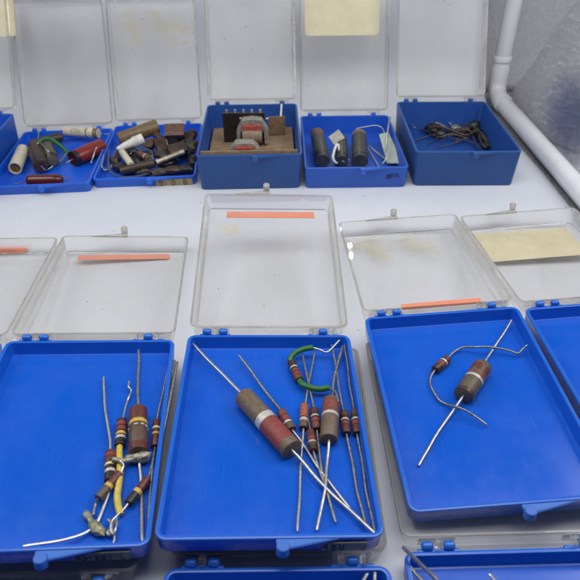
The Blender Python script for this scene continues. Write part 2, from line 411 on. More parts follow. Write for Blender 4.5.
def hinged_box(kind, x, y, yaw, z, tilt, side, lid_angle, label, group, mat=BLUE, low=False):
    b = Box(); d = DEPTH[kind]; b.d = d
    yaw, tilt, side, a = R(yaw), R(tilt), R(side), R(lid_angle)
    e0 = Vector((math.cos(yaw), math.sin(yaw), 0)); n0 = Vector((math.sin(yaw), -math.cos(yaw), 0)); k = Vector((0, 0, 1))
    n = n0 * math.cos(tilt) - k * math.sin(tilt)
    e = e0 * math.cos(side) + n.cross(e0) * math.sin(side)
    u = e.cross(-n)
    M = Matrix((e, -n, u)).transposed().to_4x4(); M.translation = (x, y, z)
    b.M, b.up, b.e, b.n = M, u, e, n
    b.floor = M @ Vector((0, -L / 2, -d + FLOOR_T))
    root = thing('hinged_box', label, 'storage box', M, group); b.root = root
    tray = shared('tray', ('tray', kind), lambda: tray_mesh(d), mat, root); b.tray = tray
    lm, kx, kr = latch_mesh(1)
    def mk(): return merge(bmesh.new(), latch_mesh(1)[0], T((0, -L, 0)))
    shared('latch_wedge', 'wedge', mk, BLUE_WORN if mat is BLUE else mat, tray)
    shared('latch_knob', 'knob', lambda: knob_mesh(.055, -L - .038, .029, -.048, .008), BLUE_WORN if mat is BLUE else mat, tray)
    for i, xx in enumerate((-.385, -.285, .335)):
        shared('hinge_knuckle', ('kn', i), lambda: capsule(xx - .028, xx + .028, .018, .006, .021), mat, tray)
    LM = T((0, .0, 0)) @ Matrix.Rotation(a, 4, 'X')
    b.LM = M @ T((0, .018, .022 if low else .006)) @ Matrix.Rotation(a, 4, 'X')
    lid = shared('lid', 'lid', lid_mesh, CLEAR, root)
    if len(lid.data.materials) < 2:
        lid.data.materials.append(CLEAR_FLOOR); lid.data.materials.append(CLEAR_RIM)
        for p in lid.data.polygons:
            if abs(p.normal.z) > .97 and p.center.z < -.05 * S: p.material_index = 1
            elif p.center.z > -.0045 * S: p.material_index = 2
    lm4 = T((0, .018 * S, (.022 if low else .006) * S)) @ Matrix.Rotation(a, 4, 'X')
    lid.matrix_local = lm4; b.lid = lid
    if mat is not BLUE: lid.material_slots[1].link = 'OBJECT'; lid.material_slots[1].material = CLEAR_SCUFFED
    def tongue():
        bm, q, r = latch_mesh(-1)
        return merge(bmesh.new(), bm, T((0, L + .004, 0)) @ Matrix.Diagonal((1, -1, 1, 1)))
    shared('latch_wedge', 'ltongue', tongue, CLEAR_THICK, lid)
    shared('latch_knob', ('lknob', low), lambda: knob_mesh(-.02, L + .047, .026, -.036 if low else .0015, .012 if low else .055), CLEAR_THICK, lid)
    for i, xx in enumerate((-.335, .285, .385)):
        shared('hinge_loop', ('lp', i), lambda: capsule(xx - .018, xx + .018, .0, .002, .024), CLEAR, lid)
    for i, xx in enumerate((-.335, .335)):
        shared('hinge_plate', ('pl', i), lambda: box_bm(xx - .085, xx + .085, .026, .0345, -.05, .004, .002), CLEAR, lid)
    return b
def on_tray(b, px, py, h=0.0):
    return hit(px, py, b.floor + b.up * h, b.up)
def on_lid(b, px, py, z=-LID_D):
    nrm = (b.LM.to_3x3() @ Vector((0, 0, 1))).normalized()
    return b.LM.inverted() @ hit(px, py, b.LM @ Vector((0, 0, z)), nrm)
def sheet_bm(pts, z, th, seed=0, ragged=0.0, n=8):
    """flat slip of paper: closed outline in the lid's plane, given thickness"""
    bm = bmesh.new(); out = []
    for i, p in enumerate(pts):
        q = pts[(i + 1) % len(pts)]
        for j in range(n):
            t = j / n; v = Vector((p[0] + (q[0] - p[0]) * t, p[1] + (q[1] - p[1]) * t, 0))
            if ragged: v += Vector((noise.noise(v * 9 + Vector((seed, 0, 0))), noise.noise(v * 9 + Vector((0, seed, 3))), 0)) * ragged
            out.append(v)
    a = [bm.verts.new((v.x, v.y, z)) for v in out]; c = [bm.verts.new((v.x, v.y, z - th)) for v in out]
    k = len(a)
    for i in range(k): bm.faces.new((a[i], a[(i + 1) % k], c[(i + 1) % k], c[i]))
    bm.faces.new(a); bm.faces.new(c[::-1]); return bm
def lid_label(b, x0, x1, y0, y1, mat, name='label_strip', z=-LID_D - .0015, skew=0.0, cut=0.0, label=None):
    c = cut
    pts = [(x0 + c, y0), (x1 - c, y0 + skew), (x1, y0 + skew + c), (x1, y1 + skew - c), (x1 - c, y1 + skew), (x0 + c, y1), (x0, y1 - c), (x0, y0 + c)] if cut else \
          [(x0, y0), (x1, y0 + skew), (x1, y1 + skew), (x0, y1)]
    o = link(name, sheet_bm(pts, z, .0035, random.random() * 9, .002), mat, b.lid, False)
    if label: o['label'] = label
    return o
def residue(b, x0, x1, y0, y1):
    return link('glue_residue', sheet_bm([(x0, y0), (x1, y0), (x1, y1), (x0, y1)], -LID_D + LID_W + .003, .0015, random.random() * 9, .05), RESIDUE, b.lid, False)
def px_rect(b, px):
    q = [on_lid(b, *p) for p in px]
    return min(v.x for v in q), max(v.x for v in q), min(v.y for v in q), max(v.y for v in q)

GB = 'hinged blue boxes with clear lids'
def pose(pl, pr, z):
    a, c = on_table(*pl, z), on_table(*pr, z)
    mid = (a + c) / 2; return mid.x, mid.y, math.degrees(math.atan2(c.y - a.y, c.x - a.x))
bA = hinged_box('shallow', -1.209, 2.773, 4.2, .272, -1.3, -3.6, -3.4, 'open blue box holding a soldered cluster of resistors with a yellow sleeved wire', GB)
bB = hinged_box('shallow', -.131, 2.836, 1.5, .249, -1.3, -1.9, 11.7, 'open blue box full of resistors, its clear lid raised and carrying an orange strip', GB)
bC = hinged_box('shallow', .975, 3.043, 3.0, .255, 2.2, 2.4, -6.6, 'open blue box with just two resistors, orange strip along the hinge of its lid', GB)
bD = hinged_box('shallow', 2.025, 3.122, 3.7, .262, 1.6, 2.4, -6.0, 'empty blue box at the edge of the photo, big yellow label on its flat lid', GB)
zx, zy, _ = pose((-165, 345), (2, 343), .266)
bZ = hinged_box('shallow', zx, zy, 4.4, .270, -1.3, -2.4, -3.2, 'box cut off by the photo edge, only its flat clear lid with orange strip showing', GB)
ex, ey, ew = pose((160, 568), (395, 565), .108)
bE = hinged_box('shallow', ex, ey, ew, .109, 0, 0, .5, 'blue box peeking out under the box full of resistors, thin leads inside', GB, low=True)
fx, fy, fyw = 1.0, 1.497, 1.16
bF = hinged_box('shallow', fx, fy, fyw, .109, 0, 0, .5, 'blue box peeking out under the two resistor box, long bright lead over its rim', GB, low=True)
nx, ny, nw = pose((-98, 590), (137, 586), .108)
bN = hinged_box('shallow', nx, ny, nw, .109, 0, 0, .5, 'box beneath the soldered cluster box, only its clear lid edge and blue hinge showing', GB, low=True)
bH = hinged_box('shallow', -2.50, 6.599, 3.7, .109, .2, .5, 63, 'rear row blue box holding a red tube and a glossy maroon capacitor', GB, BLUE_OLD)
bI = hinged_box('shallow', -1.50, 6.742, 3.7, .109, .3, 0, 63, 'rear row blue box heaped with dark capacitors, aged tape on its front', GB, BLUE_OLD)
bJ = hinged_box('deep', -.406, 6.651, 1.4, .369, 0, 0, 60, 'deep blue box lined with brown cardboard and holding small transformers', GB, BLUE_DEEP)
bK = hinged_box('medium', .632, 6.666, .6, .225, 0, 0, 65, 'medium deep blue box with three dark cylinders, yellow label on its upright lid', GB, BLUE_MID)
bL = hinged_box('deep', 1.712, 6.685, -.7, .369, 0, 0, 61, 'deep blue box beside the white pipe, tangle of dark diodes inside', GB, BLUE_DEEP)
gp = on_table(14, 114, .369)
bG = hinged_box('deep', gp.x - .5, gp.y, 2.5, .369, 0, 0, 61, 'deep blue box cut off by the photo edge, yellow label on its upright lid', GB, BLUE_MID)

# lid labels
def strip(b, pl, pr, hgt, **k):
    a, c = on_lid(b, *pl), on_lid(b, *pr)
    return lid_label(b, a.x, c.x, a.y - hgt, a.y, OLABEL, skew=c.y - a.y, **k)
strip(bB, (227, 211.5), (314, 212), .07)
strip(bA, (79, 255), (169.5, 254), .075)
strip(bZ, (-70, 249), (28, 248), .075)
link('label_strip', box_bm(-.24, .285, 0, .04, 0, .0035, .0008), OLABEL, bC.lid, False, T((0, .042, -.012)) @ Matrix.Rotation(-.012, 4, 'Y') @ Matrix.Rotation(.5, 4, 'X'))
q0, q1 = on_lid(bD, 473, 236), on_lid(bD, 487, 262)
lid_label(bD, q0.x - .01, q0.x + .80, q1.y, q0.y + .03, YLABEL, 'paper_label', cut=.02)
q0, q1 = on_lid(bK, 305, 20), on_lid(bK, 379, 35)
lid_label(bK, q0.x, q1.x, q1.y, q1.y + .52, YLABEL, 'paper_label', cut=.03)
q1 = on_lid(bG, 16, 36)
lid_label(bG, q1.x - .8, q1.x, q1.y, q1.y + .52, YLABEL, 'paper_label', cut=.02)
a = px_rect(bC, [(347, 241), (442, 258)]); residue(bC, a[0], a[1], a[2], a[3])
a = px_rect(bB, [(216, 227), (240, 235)]); residue(bB, *a)
a = px_rect(bI, [(122, 12), (196, 44)]); residue(bI, *a)

# writing tape on the fronts
def front_tape(b, px0, px1, hz, z0, mat, marks, skew=0.0, name='name_tape'):
    P = b.M @ Vector((0, -L, 0)); nrm = b.n
    Mi = b.M.inverted()
    a, c = Mi @ hit(*px0, P, nrm), Mi @ hit(*px1, P, nrm)
    y = -L - .003; zc = z0; off = .05 * b.d
    rot = T(((a.x + c.x) / 2, -L - .002, zc)) @ Matrix.Rotation(R(2.9), 4, 'X')
    w = abs(c.x - a.x) / 2
    tp = link(name, box_bm(-w, w, -.003, .0005, -hz / 2, hz / 2, .001), mat, b.tray, False, rot)
    bm = bmesh.new()
    for gx, st in marks:
        for (x0, y0, x1, y1) in st:
            p, q = Vector((gx + x0, -.0035, y0 - .5)), Vector((gx + x1, -.0035, y1 - .5))
            p.x, q.x = -w + p.x * 2 * w, -w + q.x * 2 * w; p.z *= hz * .8; q.z *= hz * .8
            merge(bm, tube([p, q], hz * .06, 6))
    if marks: link('handwriting', bm, INK, tp, True, rot)
    return tp
def glyphs(s, x0=.06, x1=.94):
    G = {'4': [(.7, 0, .7, 1), (.7, 1, 0, .35), (0, .35, 1, .35)], '5': [(.9, 1, .1, 1), (.1, 1, .1, .55), (.1, .55, .8, .55), (.8, .55, .85, .1), (.85, .1, .05, 0)],
         '-': [(.15, .5, .85, .5)], '0': [(.2, 0, .15, 1), (.15, 1, .85, 1), (.85, 1, .8, 0), (.8, 0, .2, 0)], '1': [(.5, 0, .5, 1)],
         'L': [(.15, 1, .15, 0), (.15, 0, .9, 0)], '6': [(.8, 1, .2, .6), (.2, .6, .15, 0), (.15, 0, .85, 0), (.85, 0, .8, .5), (.8, .5, .2, .5)],
         '8': [(.2, 0, .8, 0), (.8, 0, .8, 1), (.8, 1, .2, 1), (.2, 1, .2, 0), (.2, .5, .8, .5)]}
    n = len(s); w = (x1 - x0) / n; out = []
    for i, ch in enumerate(s):
        if ch == ' ': continue
        out.append((x0 + i * w, [(p[0] * w * .7, p[1], p[2] * w * .7, p[3]) for p in G[ch]]))
    return out
front_tape(bA, (72, 556), (131, 556), .062, -.058, TAPE_GREY, glyphs('45-001 L'))
front_tape(bB, (322, 548), (366, 548), .062, -.06, TAPE, glyphs('480', .02, .55))
front_tape(bI, (156, 185), (193, 185), .068, -.058, TAPE, glyphs('5 0 8', .1, .9))

# ------------------------------------------------------------------ axial components
ROOTS = {}
def axial(b, name, label, cat, p0, p1, dia, mat, bands=(), leads=(), group=None, h=None, wire_r=.0068, chamfer=.14, seg=28, prof=None, h0=None, h1=None, wob=0.0):
    """body from photo point p0 to p1 lying on the tray floor; bands: (t0,t1,material); leads: (points, material, radius)"""
    g = on_tray(b, (p0[0] + p1[0]) / 2, (p0[1] + p1[1]) / 2, .03)
    r = dia / 2 / per_unit(g)
    hh = r + .002 if h is None else h
    A = on_tray(b, *p0, hh if h0 is None else h0); B = on_tray(b, *p1, hh if h1 is None else h1)
    mid = (A + B) / 2; base = mid - b.up * hh
    root = thing(name, label, cat, T(base), group); Mi = T(-base)
    ln = (B - A).length; c = r * chamfer
    pr = prof(ln, r) if prof else [(0, r * .3), (0, r * .86), (c * .35, r * .96), (c, r), (ln * .5, r), (ln - c, r), (ln - c * .35, r * .96), (ln, r * .86), (ln, r * .3)]
    link('body', lathe(A, B, pr, seg, wob=wob), mat, root, True, Mi)
    d = (B - A).normalized()
    for t0, t1, bm_ in bands:
        w = (t1 - t0) * ln; rr = r * 1.006
        P = A + d * (t0 * ln)
        link('color_band', lathe(P, P + d * w, [(0, r * .985), (.0005, rr), (w * .5, rr * 1.001), (w - .0005, rr), (w, r * .985)], seg), bm_, root, True, Mi)
    for pts, wm, wr in leads:
        pp = []
        for k, q in enumerate(pts):
            if isinstance(q, str): pp.append(A - d * -.004 if q == 'A' else B - d * .004)
            else: pp.append(on_tray(b, q[0], q[1], q[2]))
        nm = 'sleeve' if wm in (GREEN, YSLEEVE) else 'wire_lead'
        link(nm, tube(pp, wr if wm in (GREEN, YSLEEVE) else wr * .86, 10, jit=.006 if wm is not GREEN else 0), wm, root, True, Mi)
    root_data = dict(root=root, Mi=Mi, A=A, B=B, r=r, d=d, base=base)
    ROOTS[label] = root_data
    return root_data
W, WD, WB = WIRE, WIRE_DULL, WIRE_BRIGHT
G1 = 'resistors soldered together in the cluster box'
axial(bA, 'resistor', 'small resistor with a black tip, long bright lead curling to the tray front', 'resistor', (110.5, 452), (110, 481), 11, MAROON,
      [(.10, .2, RED), (.30, .40, BROWNB), (.45, .53, CREAMB), (.55, .64, BLACKB), (.66, .76, SILVER), (.77, .985, BLACKB)],
      [(['A', (110, 440, .03), (105, 408, .02), (104, 377, .03)], W, .0085),
       (['B', (108, 495, .02), (98, 521, .02), (85, 533, .02), (60, 541, .05), (22, 547, .088)], WB, .0095)], G1)
axial(bA, 'resistor', 'small resistor on the end of the yellow sleeved wire, crinkled upper lead', 'resistor', (122, 420.5), (120, 446), 10.5, CHOC,
      [(.12, .26, RED), (.32, .46, DRED), (.53, .63, YELLOW), (.68, .78, SILVER), (.8, .98, BLACKB)],
      [(['A', (124, 412, .03), (127, 402, .025), (129.5, 396, .03), (131.5, 391, .02), (129, 387, .035), (129.5, 381, .03)], W, .0075),
       (['B', (119.5, 455, .035), (119, 478, .04), (117, 495, .03), (118, 505, .025), (120.5, 515, .02)], YSLEEVE, .017),
       ([(120, 513, .02), (115, 522, .02), (112, 528, .03), (115, 537, .02), (113.5, 544, .015)], WD, .007)], G1)
A3 = axial(bA, 'resistor', 'fat brown resistor with a pale yellow band and white print, standing over the solder lug', 'resistor', (138, 410), (138.5, 453), 18.5, UMBER,
      [(.02, .30, MAROON), (.33, .41, YELLOW), (.84, .985, MAROON)],
      [(['A', (138.2, 400, .04), (138.6, 372, .035), (138.5, 350, .05)], WD, .010),
       (['B', (139, 463, .02), (141, 480, .012), (142, 510, .012), (143, 543, .04)], W, .0105)], G1, h=.05)
def extra(rd, name, bm, mat):
    o = link(name, bm, mat, rd['root'], True, rd['Mi']); return o
# dashes of white print round the fat resistor
bm = bmesh.new(); u, v, d = frame_dir(A3['B'] - A3['A'])
Lb = (A3['B'] - A3['A']).length
for i in range(10):
    if i in (3, 7): continue
    a0 = R(-170 + i * 36 + random.uniform(-3, 3)); pts = []
    for k in range(5):
        an = a0 + R(22) * k / 4
        pts.append(A3['A'] + d * (Lb * .475 + .002 * (k % 2)) + (u * math.cos(an) + v * math.sin(an)) * A3['r'] * 1.008)
    tube(pts, .0035, 6, bm)
extra(A3, 'printed_mark', bm, WHITEP)
P = on_tray(bA, 139, 457.5, .035)
lug = blob(P, (.062, .03, .028), .15, .35, 1.8, 3)
extra(A3, 'solder_lug', lug, SOLDER)
extra(A3, 'solder_tail', tube([on_tray(bA, 135, 458, .04), on_tray(bA, 126, 460.5, .05), on_tray(bA, 119, 461, .06), on_tray(bA, 112, 459.5, .06)], .014, 10, jit=.01), SOLDER)
axial(bA, 'resistor', 'slim brown resistor along the tray side with white and yellow bands', 'resistor', (157, 421), (155, 447), 8.4, MAROON,
      [(.28, .36, CREAMB), (.36, .44, BROWNB), (.50, .58, YELLOW)],
      [(['A', (158.5, 412, .03), (163, 392, .04), (168.5, 369, .06)], WD, .0075), (['B', (153.5, 462, .03), (151, 485, .02), (148.5, 522, .02)], WD, .0075)], G1)
axial(bA, 'resistor', 'resistor with one yellow band wired to the greenish end lug', 'resistor', (119.5, 473.5), (98, 498.5), 9, UMBER,
      [(.0, .42, MAROON), (.46, .58, YELLOW), (.62, .99, OLIVE)],
      [(['A', (121.5, 470, .05), (122.5, 465, .06), (119, 461, .075)], W, .0075), (['B', (96, 504, .02), (93.5, 515, .02)], WD, .0075)], G1, h=.045)
lg = thing('solder_lug', 'greenish solder lug shaped like a bent tab at the end of a lead', 'solder lug', T(on_tray(bA, 95, 524, 0)))
mi = T(-lg.matrix_world.translation / S)
link('lug_tip', blob(on_tray(bA, 87.5, 515.5, .022), (.018, .026, .016), .6, .3, 2, 5), SOLDER, lg, True, mi)
bm = blob(on_tray(bA, 96.5, 528, .026), (.026, .052, .022), .85, .3, 1.6, 8)
merge(bm, tube([on_tray(bA, 87.5, 515.5, .022), on_tray(bA, 90.5, 520, .026), on_tray(bA, 94, 525, .026)], .013, 8))
link('lug_body', bm, mottled('verdigris_solder', (.17, .18, .10), (.36, .34, .24), 500, .5, .6, .4), lg, True, mi)
axial(bA, 'resistor', 'dark resistor with a yellow middle band angled towards the twisted leads', 'resistor', (147.5, 479.5), (128, 503.5), 9.2, CHOC,
      [(.0, .40, MAROON), (.46, .60, YELLOW), (.63, .99, BLACKB)],
      [(['A', (150, 474, .03), (153, 463, .03), (154.5, 450, .03)], WD, .0075),
       (['B', (124, 509, .03), (116, 517, .03), (112, 522, .03), (111, 529, .03), (114, 534, .03), (116, 529, .04), (118, 521, .035)], W, .0065)], G1, h=.035)
tw = thing('twisted_wire', 'dark twisted scrap of wire curled beside the front rim of the tray', 'wire', T(on_tray(bA, 110, 530, 0)))
mi = T(-tw.matrix_world.translation / S)
link('wire_twist', tube([on_tray(bA, *p) for p in ((108, 519, .03), (110.5, 522, .03), (112, 527, .02), (111, 532, .02), (107.5, 532, .02), (109, 535, .02), (113, 533, .03))], .008, 8), WD, tw, True, mi)
link('wire_knot', blob(on_tray(bA, 109.5, 532, .015), (.018, .016, .014), .4, .4, 2, 2, 2), WD, tw, True, mi)
lw = tag(link('loose_wire', tube([on_tray(bA, *p) for p in ((177.5, 362, .088), (169, 405, .075), (160, 450, .06), (154, 495, .05), (150, 534, .035))], .0075, 8), WD),
         'long dark loose wire leaning along the side wall of the cluster tray', 'wire')

G2 = 'resistors lying in the full tray'
axial(bB, 'resistor', 'largest taupe resistor with a silver ring and broad red bands, lying diagonally', 'resistor', (243.5, 396), (292, 450), 21.5, TAUPE,
      [(.44, .535, SILVER), (.545, .66, RED), (.664, .78, RED), (.784, .905, RED)],
      [(['A', (230, 382, .05), (212, 363.5, .05), (193, 344, .055)], W, .0105), (['B', (305, 464, .04), (326, 489, .03), (350, 511, .03), (374, 533, .04)], W, .0105)], G2)
axial(bB, 'resistor', 'small resistor right beside the largest one, gold end towards the front', 'resistor', (281, 411.5), (292, 430), 9.6, BROWNB,
      [(.06, .28, DRED), (.36, .54, RED), (.6, .7, SILVER), (.74, .97, OLIVE)],
      [(['A', (272, 400, .025), (256, 378, .03), (239, 355, .045)], WD, .0085), (['B', (304, 445, .02), (326, 478, .02), (350, 509, .02)], W, .008)], G2)
axial(bB, 'resistor', 'small brown resistor with green sleeved leads looping by the hinge', 'resistor', (291.5, 362.5), (299.5, 380.5), 8.6, CHOC,
      [(.30, .38, SILVER), (.46, .58, DRED), (.64, .76, RED), (.82, .92, DRED)],
      [(['A', (290.5, 358, .045), (296, 352.5, .06), (304, 349, .07), (313, 347.5, .07)], GREEN, .018),
       (['B', (302, 384, .04), (309, 387, .045), (319, 389, .05), (329.5, 387.5, .055)], GREEN, .018),
       ([(312, 347.7, .07), (319, 349.5, .065), (326, 352.5, .06), (331, 349.5, .065), (335, 345.5, .07), (340, 340, .075)], W, .008),
       ([(329, 387.5, .055), (333, 389.5, .065), (336.5, 393, .075), (338.5, 402, .08)], WD, .007)], G2, h=.035)
axial(bB, 'resistor', 'small orange brown resistor standing upright with one silver band near its base', 'resistor', (304.5, 405), (303.2, 428.5), 8.4, MAROON,
      [(.02, .56, ORANGE), (.62, .74, SILVER), (.78, .985, OLIVE)],
      [(['A', (307, 392, .035), (311, 370, .04), (314.5, 350, .05)], WD, .0075), (['B', (302, 450, .02), (300, 490, .015), (298, 531, .025)], W, .008)], G2)
axial(bB, 'resistor', 'small maroon resistor just left of the upright taupe one', 'resistor', (314, 409.5), (316.7, 430), 8.8, CHOC,
      [(.10, .24, MAROON), (.34, .42, SILVER), (.5, .66, RED), (.72, .9, DRED)],
      [(['A', (311.5, 398, .03), (306.5, 375, .035), (302, 354, .045)], WD, .0075), (['B', (318.5, 445, .02), (322, 468, .02), (325.5, 488, .02)], WD, .0075)], G2)
axial(bB, 'resistor', 'small resistor lying lowest of the bunch, below the maroon and orange ones', 'resistor', (310.3, 431.5), (313.6, 451), 9, BROWNB,
      [(.12, .28, MAROON), (.36, .5, RED), (.56, .64, SILVER), (.8, .98, CHOC)],
      [(['A', (308, 420, .02), (306, 408, .015)], WD, .007), (['B', (320, 470, .02), (328, 497, .02), (336, 523, .02)], WD, .008)], G2)
axial(bB, 'resistor', 'medium upright taupe resistor with reddish top and silver ring', 'resistor', (331.2, 400.5), (328.6, 440), 17.5, TAUPE,
      [(.04, .15, DRED), (.17, .27, RED), (.29, .385, DRED), (.40, .47, SILVER)],
      [(['A', (333, 392, .04), (335.8, 371, .045), (343, 346, .05)], WD, .0095), (['B', (327.5, 460, .03), (325, 487, .03), (321, 508, .02), (317.5, 530, .02)], W, .0095)], G2)
axial(bB, 'resistor', 'small dark resistor of the pair by the side wall, leaning left at the top', 'resistor', (344, 412.5), (346.5, 434), 9, CHOC,
      [(.08, .22, BROWNB), (.36, .44, SILVER), (.50, .64, DRED), (.70, .9, MAROON)],
      [(['A', (341.5, 400, .03), (337, 372, .04), (331.8, 345, .055)], WD, .0075), (['B', (350, 452, .02), (357, 488, .02), (365, 524, .03)], WD, .008)], G2)
axial(bB, 'resistor', 'small dark resistor nearest the side wall of the full tray', 'resistor', (354.5, 411.5), (357.5, 434), 9, CHOC,
      [(.06, .22, BROWNB), (.36, .44, SILVER), (.50, .64, RED), (.70, .9, MAROON)],
      [(['A', (352.8, 400, .03), (349, 380, .04), (344.8, 344, .055)], WD, .0075), (['B', (360.5, 452, .02), (363.6, 474, .02), (369, 504, .02), (374.5, 533, .03)], WD, .008)], G2)

G3 = 'the pair of resistors in the near empty tray'
axial(bC, 'resistor', 'fat olive brown resistor with a silver ring, straight long leads', 'resistor', (483, 366), (463.2, 396), 19, OLIVE,
      [(.12, .30, MAROON), (.36, .44, DRED), (.46, .53, SILVER), (.90, .99, CHOC)],
      [(['A', (489, 355, .04), (500, 338, .045), (511.5, 320, .055)], W, .0085),
       (['B', (452, 412, .03), (434, 438, .02), (426, 452, .015), (418.5, 466, .012)], W, .0095)], G3)
axial(bC, 'resistor', 'small dark resistor whose bent lead hooks round the fat olive one', 'resistor', (447.5, 358.5), (435, 370), 9, CHOC,
      [(.05, .2, BROWNB), (.28, .38, SILVER), (.44, .56, RED), (.60, .66, DRED)],
      [(['A', (453, 352.5, .025), (462, 347.5, .03), (476, 347, .06), (492, 347, .055), (508, 350.5, .04), (517.5, 353.7, .035), (522, 350, .045), (527, 345.5, .06)], WD, .0075),
       (['B', (431, 377, .02), (430.5, 386, .018), (438, 399, .018), (447, 404, .02), (460, 407.5, .06), (473, 415, .045), (487, 425, .03)], WD, .0075)], G3)

def wire_on(b, label, pts, r, mat, group=None, name='loose_wire'):
    return tag(link(name, tube([on_tray(b, *p) for p in pts], r, 8), mat), label, 'wire', group)
wire_on(bF, 'long bright wire rising over the rim of the lowest box', ((403, 547, .16), (418, 562, .10), (437, 580, .05), (455, 600, .03)), .010, WIRE)
wire_on(bF, 'short wire end just inside the corner of the lowest box', ((407, 564, .06), (416, 574, .05), (430, 590, .03)), .009, WIRE)
wire_on(bF, 'single wire tip in the middle of the lowest box', ((489, 574, .05), (496, 583, .04), (506, 600, .02)), .009, WIRE)
wire_on(bE, 'slanting wire tip by the hinge of the box under the full tray', ((368, 572, .06), (362, 583, .05), (352, 600, .03)), .009, WIRE)
wire_on(bE, 'upright brownish wire tip near the corner of the box under the full tray', ((375, 567, .07), (374.5, 585, .06), (374, 605, .03)), .008, WIRE_DULL)

# ------------------------------------------------------------------ rear row contents
def flatprof(ln, r): return [(0, r * .3), (0, r * .94), (r * .06, r), (ln * .5, r), (ln - r * .06, r), (ln, r * .94), (ln, r * .3)]
def hollow(ln, r): return [(r * .3, r * .2), (r * .3, r * .74), (0, r * .82), (0, r * .96), (r * .05, r), (ln - r * .05, r), (ln, r * .95), (ln, r * .3)]
def pill(ln, r):
    return [(0, r * .15), (r * .12, r * .5), (r * .35, r * .8), (r * .75, r * .98), (r * 1.0, r), (ln - r, r), (ln - r * .75, r * .98), (ln - r * .35, r * .8), (ln - r * .12, r * .5), (ln, r * .15)]
GC = 'old capacitors in the rear boxes'
q = axial(bH, 'capacitor', 'short white paper tube with an open brown end, standing by the side wall', 'capacitor', (15, 168.5), (23, 150), 12.5, PAPERW, (), (), GC, prof=hollow)
extra(q, 'wax_plug', lathe(q['A'] + q['d'] * .012, q['A'] + q['d'] * .05, [(0, q['r'] * .1), (0, q['r'] * .70), (.03, q['r'] * .7)], 20), mottled('amber_wax', (.16, .07, .015), (.26, .13, .03), 500, .4))
q = axial(bH, 'capacitor', 'dark brown waxed tube leaning up on the left of the tray heap', 'capacitor', (35, 145), (41, 166), 14, WAX, [(.80, .99, BLACKB)],
      [([(39, 128, .2), (38.5, 136, .14), (36, 146, .10), (28, 153, .03)], WIRE_DULL, .008), (['B', (46, 170, .03), (53, 166, .04)], WIRE, .008)], GC, h=.085, wob=.03)
axial(bH, 'capacitor', 'brown grey waxed tube beside the leaning dark one', 'capacitor', (46.5, 143), (52.5, 161), 11.5, mottled('grey_wax', (.09, .075, .058), (.15, .125, .1), 500, .4, .3), [(.8, .99, BLACKB)],
      [(['B', (57, 161, .03), (62, 160, .03), (67, 152, .05)], WIRE, .007)], GC, h=.07, wob=.03)
axial(bH, 'capacitor', 'long dark tube lying across the back of the heap', 'capacitor', (39, 142), (62, 136.5), 9, WAX, (), (), GC, h=.07)
gw = tag(link('sleeved_wire', tube([on_tray(bH, *p) for p in ((38, 143, .15), (43, 139.5, .17), (50, 139, .17), (58, 144, .12), (66, 151, .05), (70, 156, .03))], .022, 10), GREEN), 'green sleeved wire arching over the brown tubes', 'wire')
axial(bH, 'capacitor', 'shiny red tube with black ends lying by the side wall', 'capacitor', (73, 159), (102, 146), 15, REDTUBE, [(.0, .12, BLACKB)],
      [(['A', (71, 160, .06), (66, 163, .04)], WIRE, .007), ([(97, 147, .15), (94, 155, .08), (91, 163, .03)], WIRE, .009)], GC)
q = axial(bH, 'capacitor', 'long cream paper tube resting along the hinge side', 'capacitor', (65, 131), (99, 133.5), 9.5, PAPERW, [(.66, .69, INK), (.86, .99, WAXTAN)],
      [(['B', (104, 134, .06), (109, 134, .05)], WIRE, .007)], GC, h=.12)
bm = bmesh.new(); u, v, d = frame_dir(q['B'] - q['A'])
for row in range(3):
    for i in range(9):
        if (i * 7 + row * 3) % 5 == 0: continue
        best = min(range(36), key=lambda k: ((u * math.cos(k * .1745) + v * math.sin(k * .1745)) - Vector((0, -.75, .65))).length) * .1745 + (row - 1) * .3
        p = q['A'] + d * (.10 + i * .022) + (u * math.cos(best) + v * math.sin(best)) * q['r'] * 1.004
        tube([p, p + d * .013], .004, 5, bm)
extra(q, 'printed_mark', bm, INK)
q = axial(bH, 'capacitor', 'glossy maroon pill shaped capacitor by the front rim', 'capacitor', (26, 180.5), (63.5, 180), 11.5, GLOSSRED, (), [(['A', (20, 183, .03), (14, 184, .02)], WIRE_DULL, .006), (['B', (67, 179, .04), (71, 177, .03)], WIRE_DULL, .006)], GC, prof=pill)
bm = bmesh.new(); u, v, d = frame_dir(q['B'] - q['A'])
for i in range(10):
    if i == 4: continue
    best = min(range(36), key=lambda k: ((u * math.cos(k * .1745) + v * math.sin(k * .1745)) - Vector((0, -.6, .75))).length) * .1745
    p = q['A'] + d * (.10 + i * .02) + (u * math.cos(best) + v * math.sin(best)) * q['r'] * 1.004
    tube([p, p + d * .012], .004, 5, bm)
extra(q, 'printed_mark', bm, mottled('faded_pink_print', (.4, .25, .22), (.5, .34, .3), 600, .6))
wire_on(bH, 'thin pale wire crossing the brown waxed tubes', ((30, 152, .10), (39, 143, .16), (47, 150, .15), (54, 158, .05)), .006, WIRE)
wire_on(bH, 'hook of wire over the wall between the first two rear boxes', ((106, 150, .06), (103, 160, .08), (102, 167, .06), (107, 168, .02)), .007, WIRE)

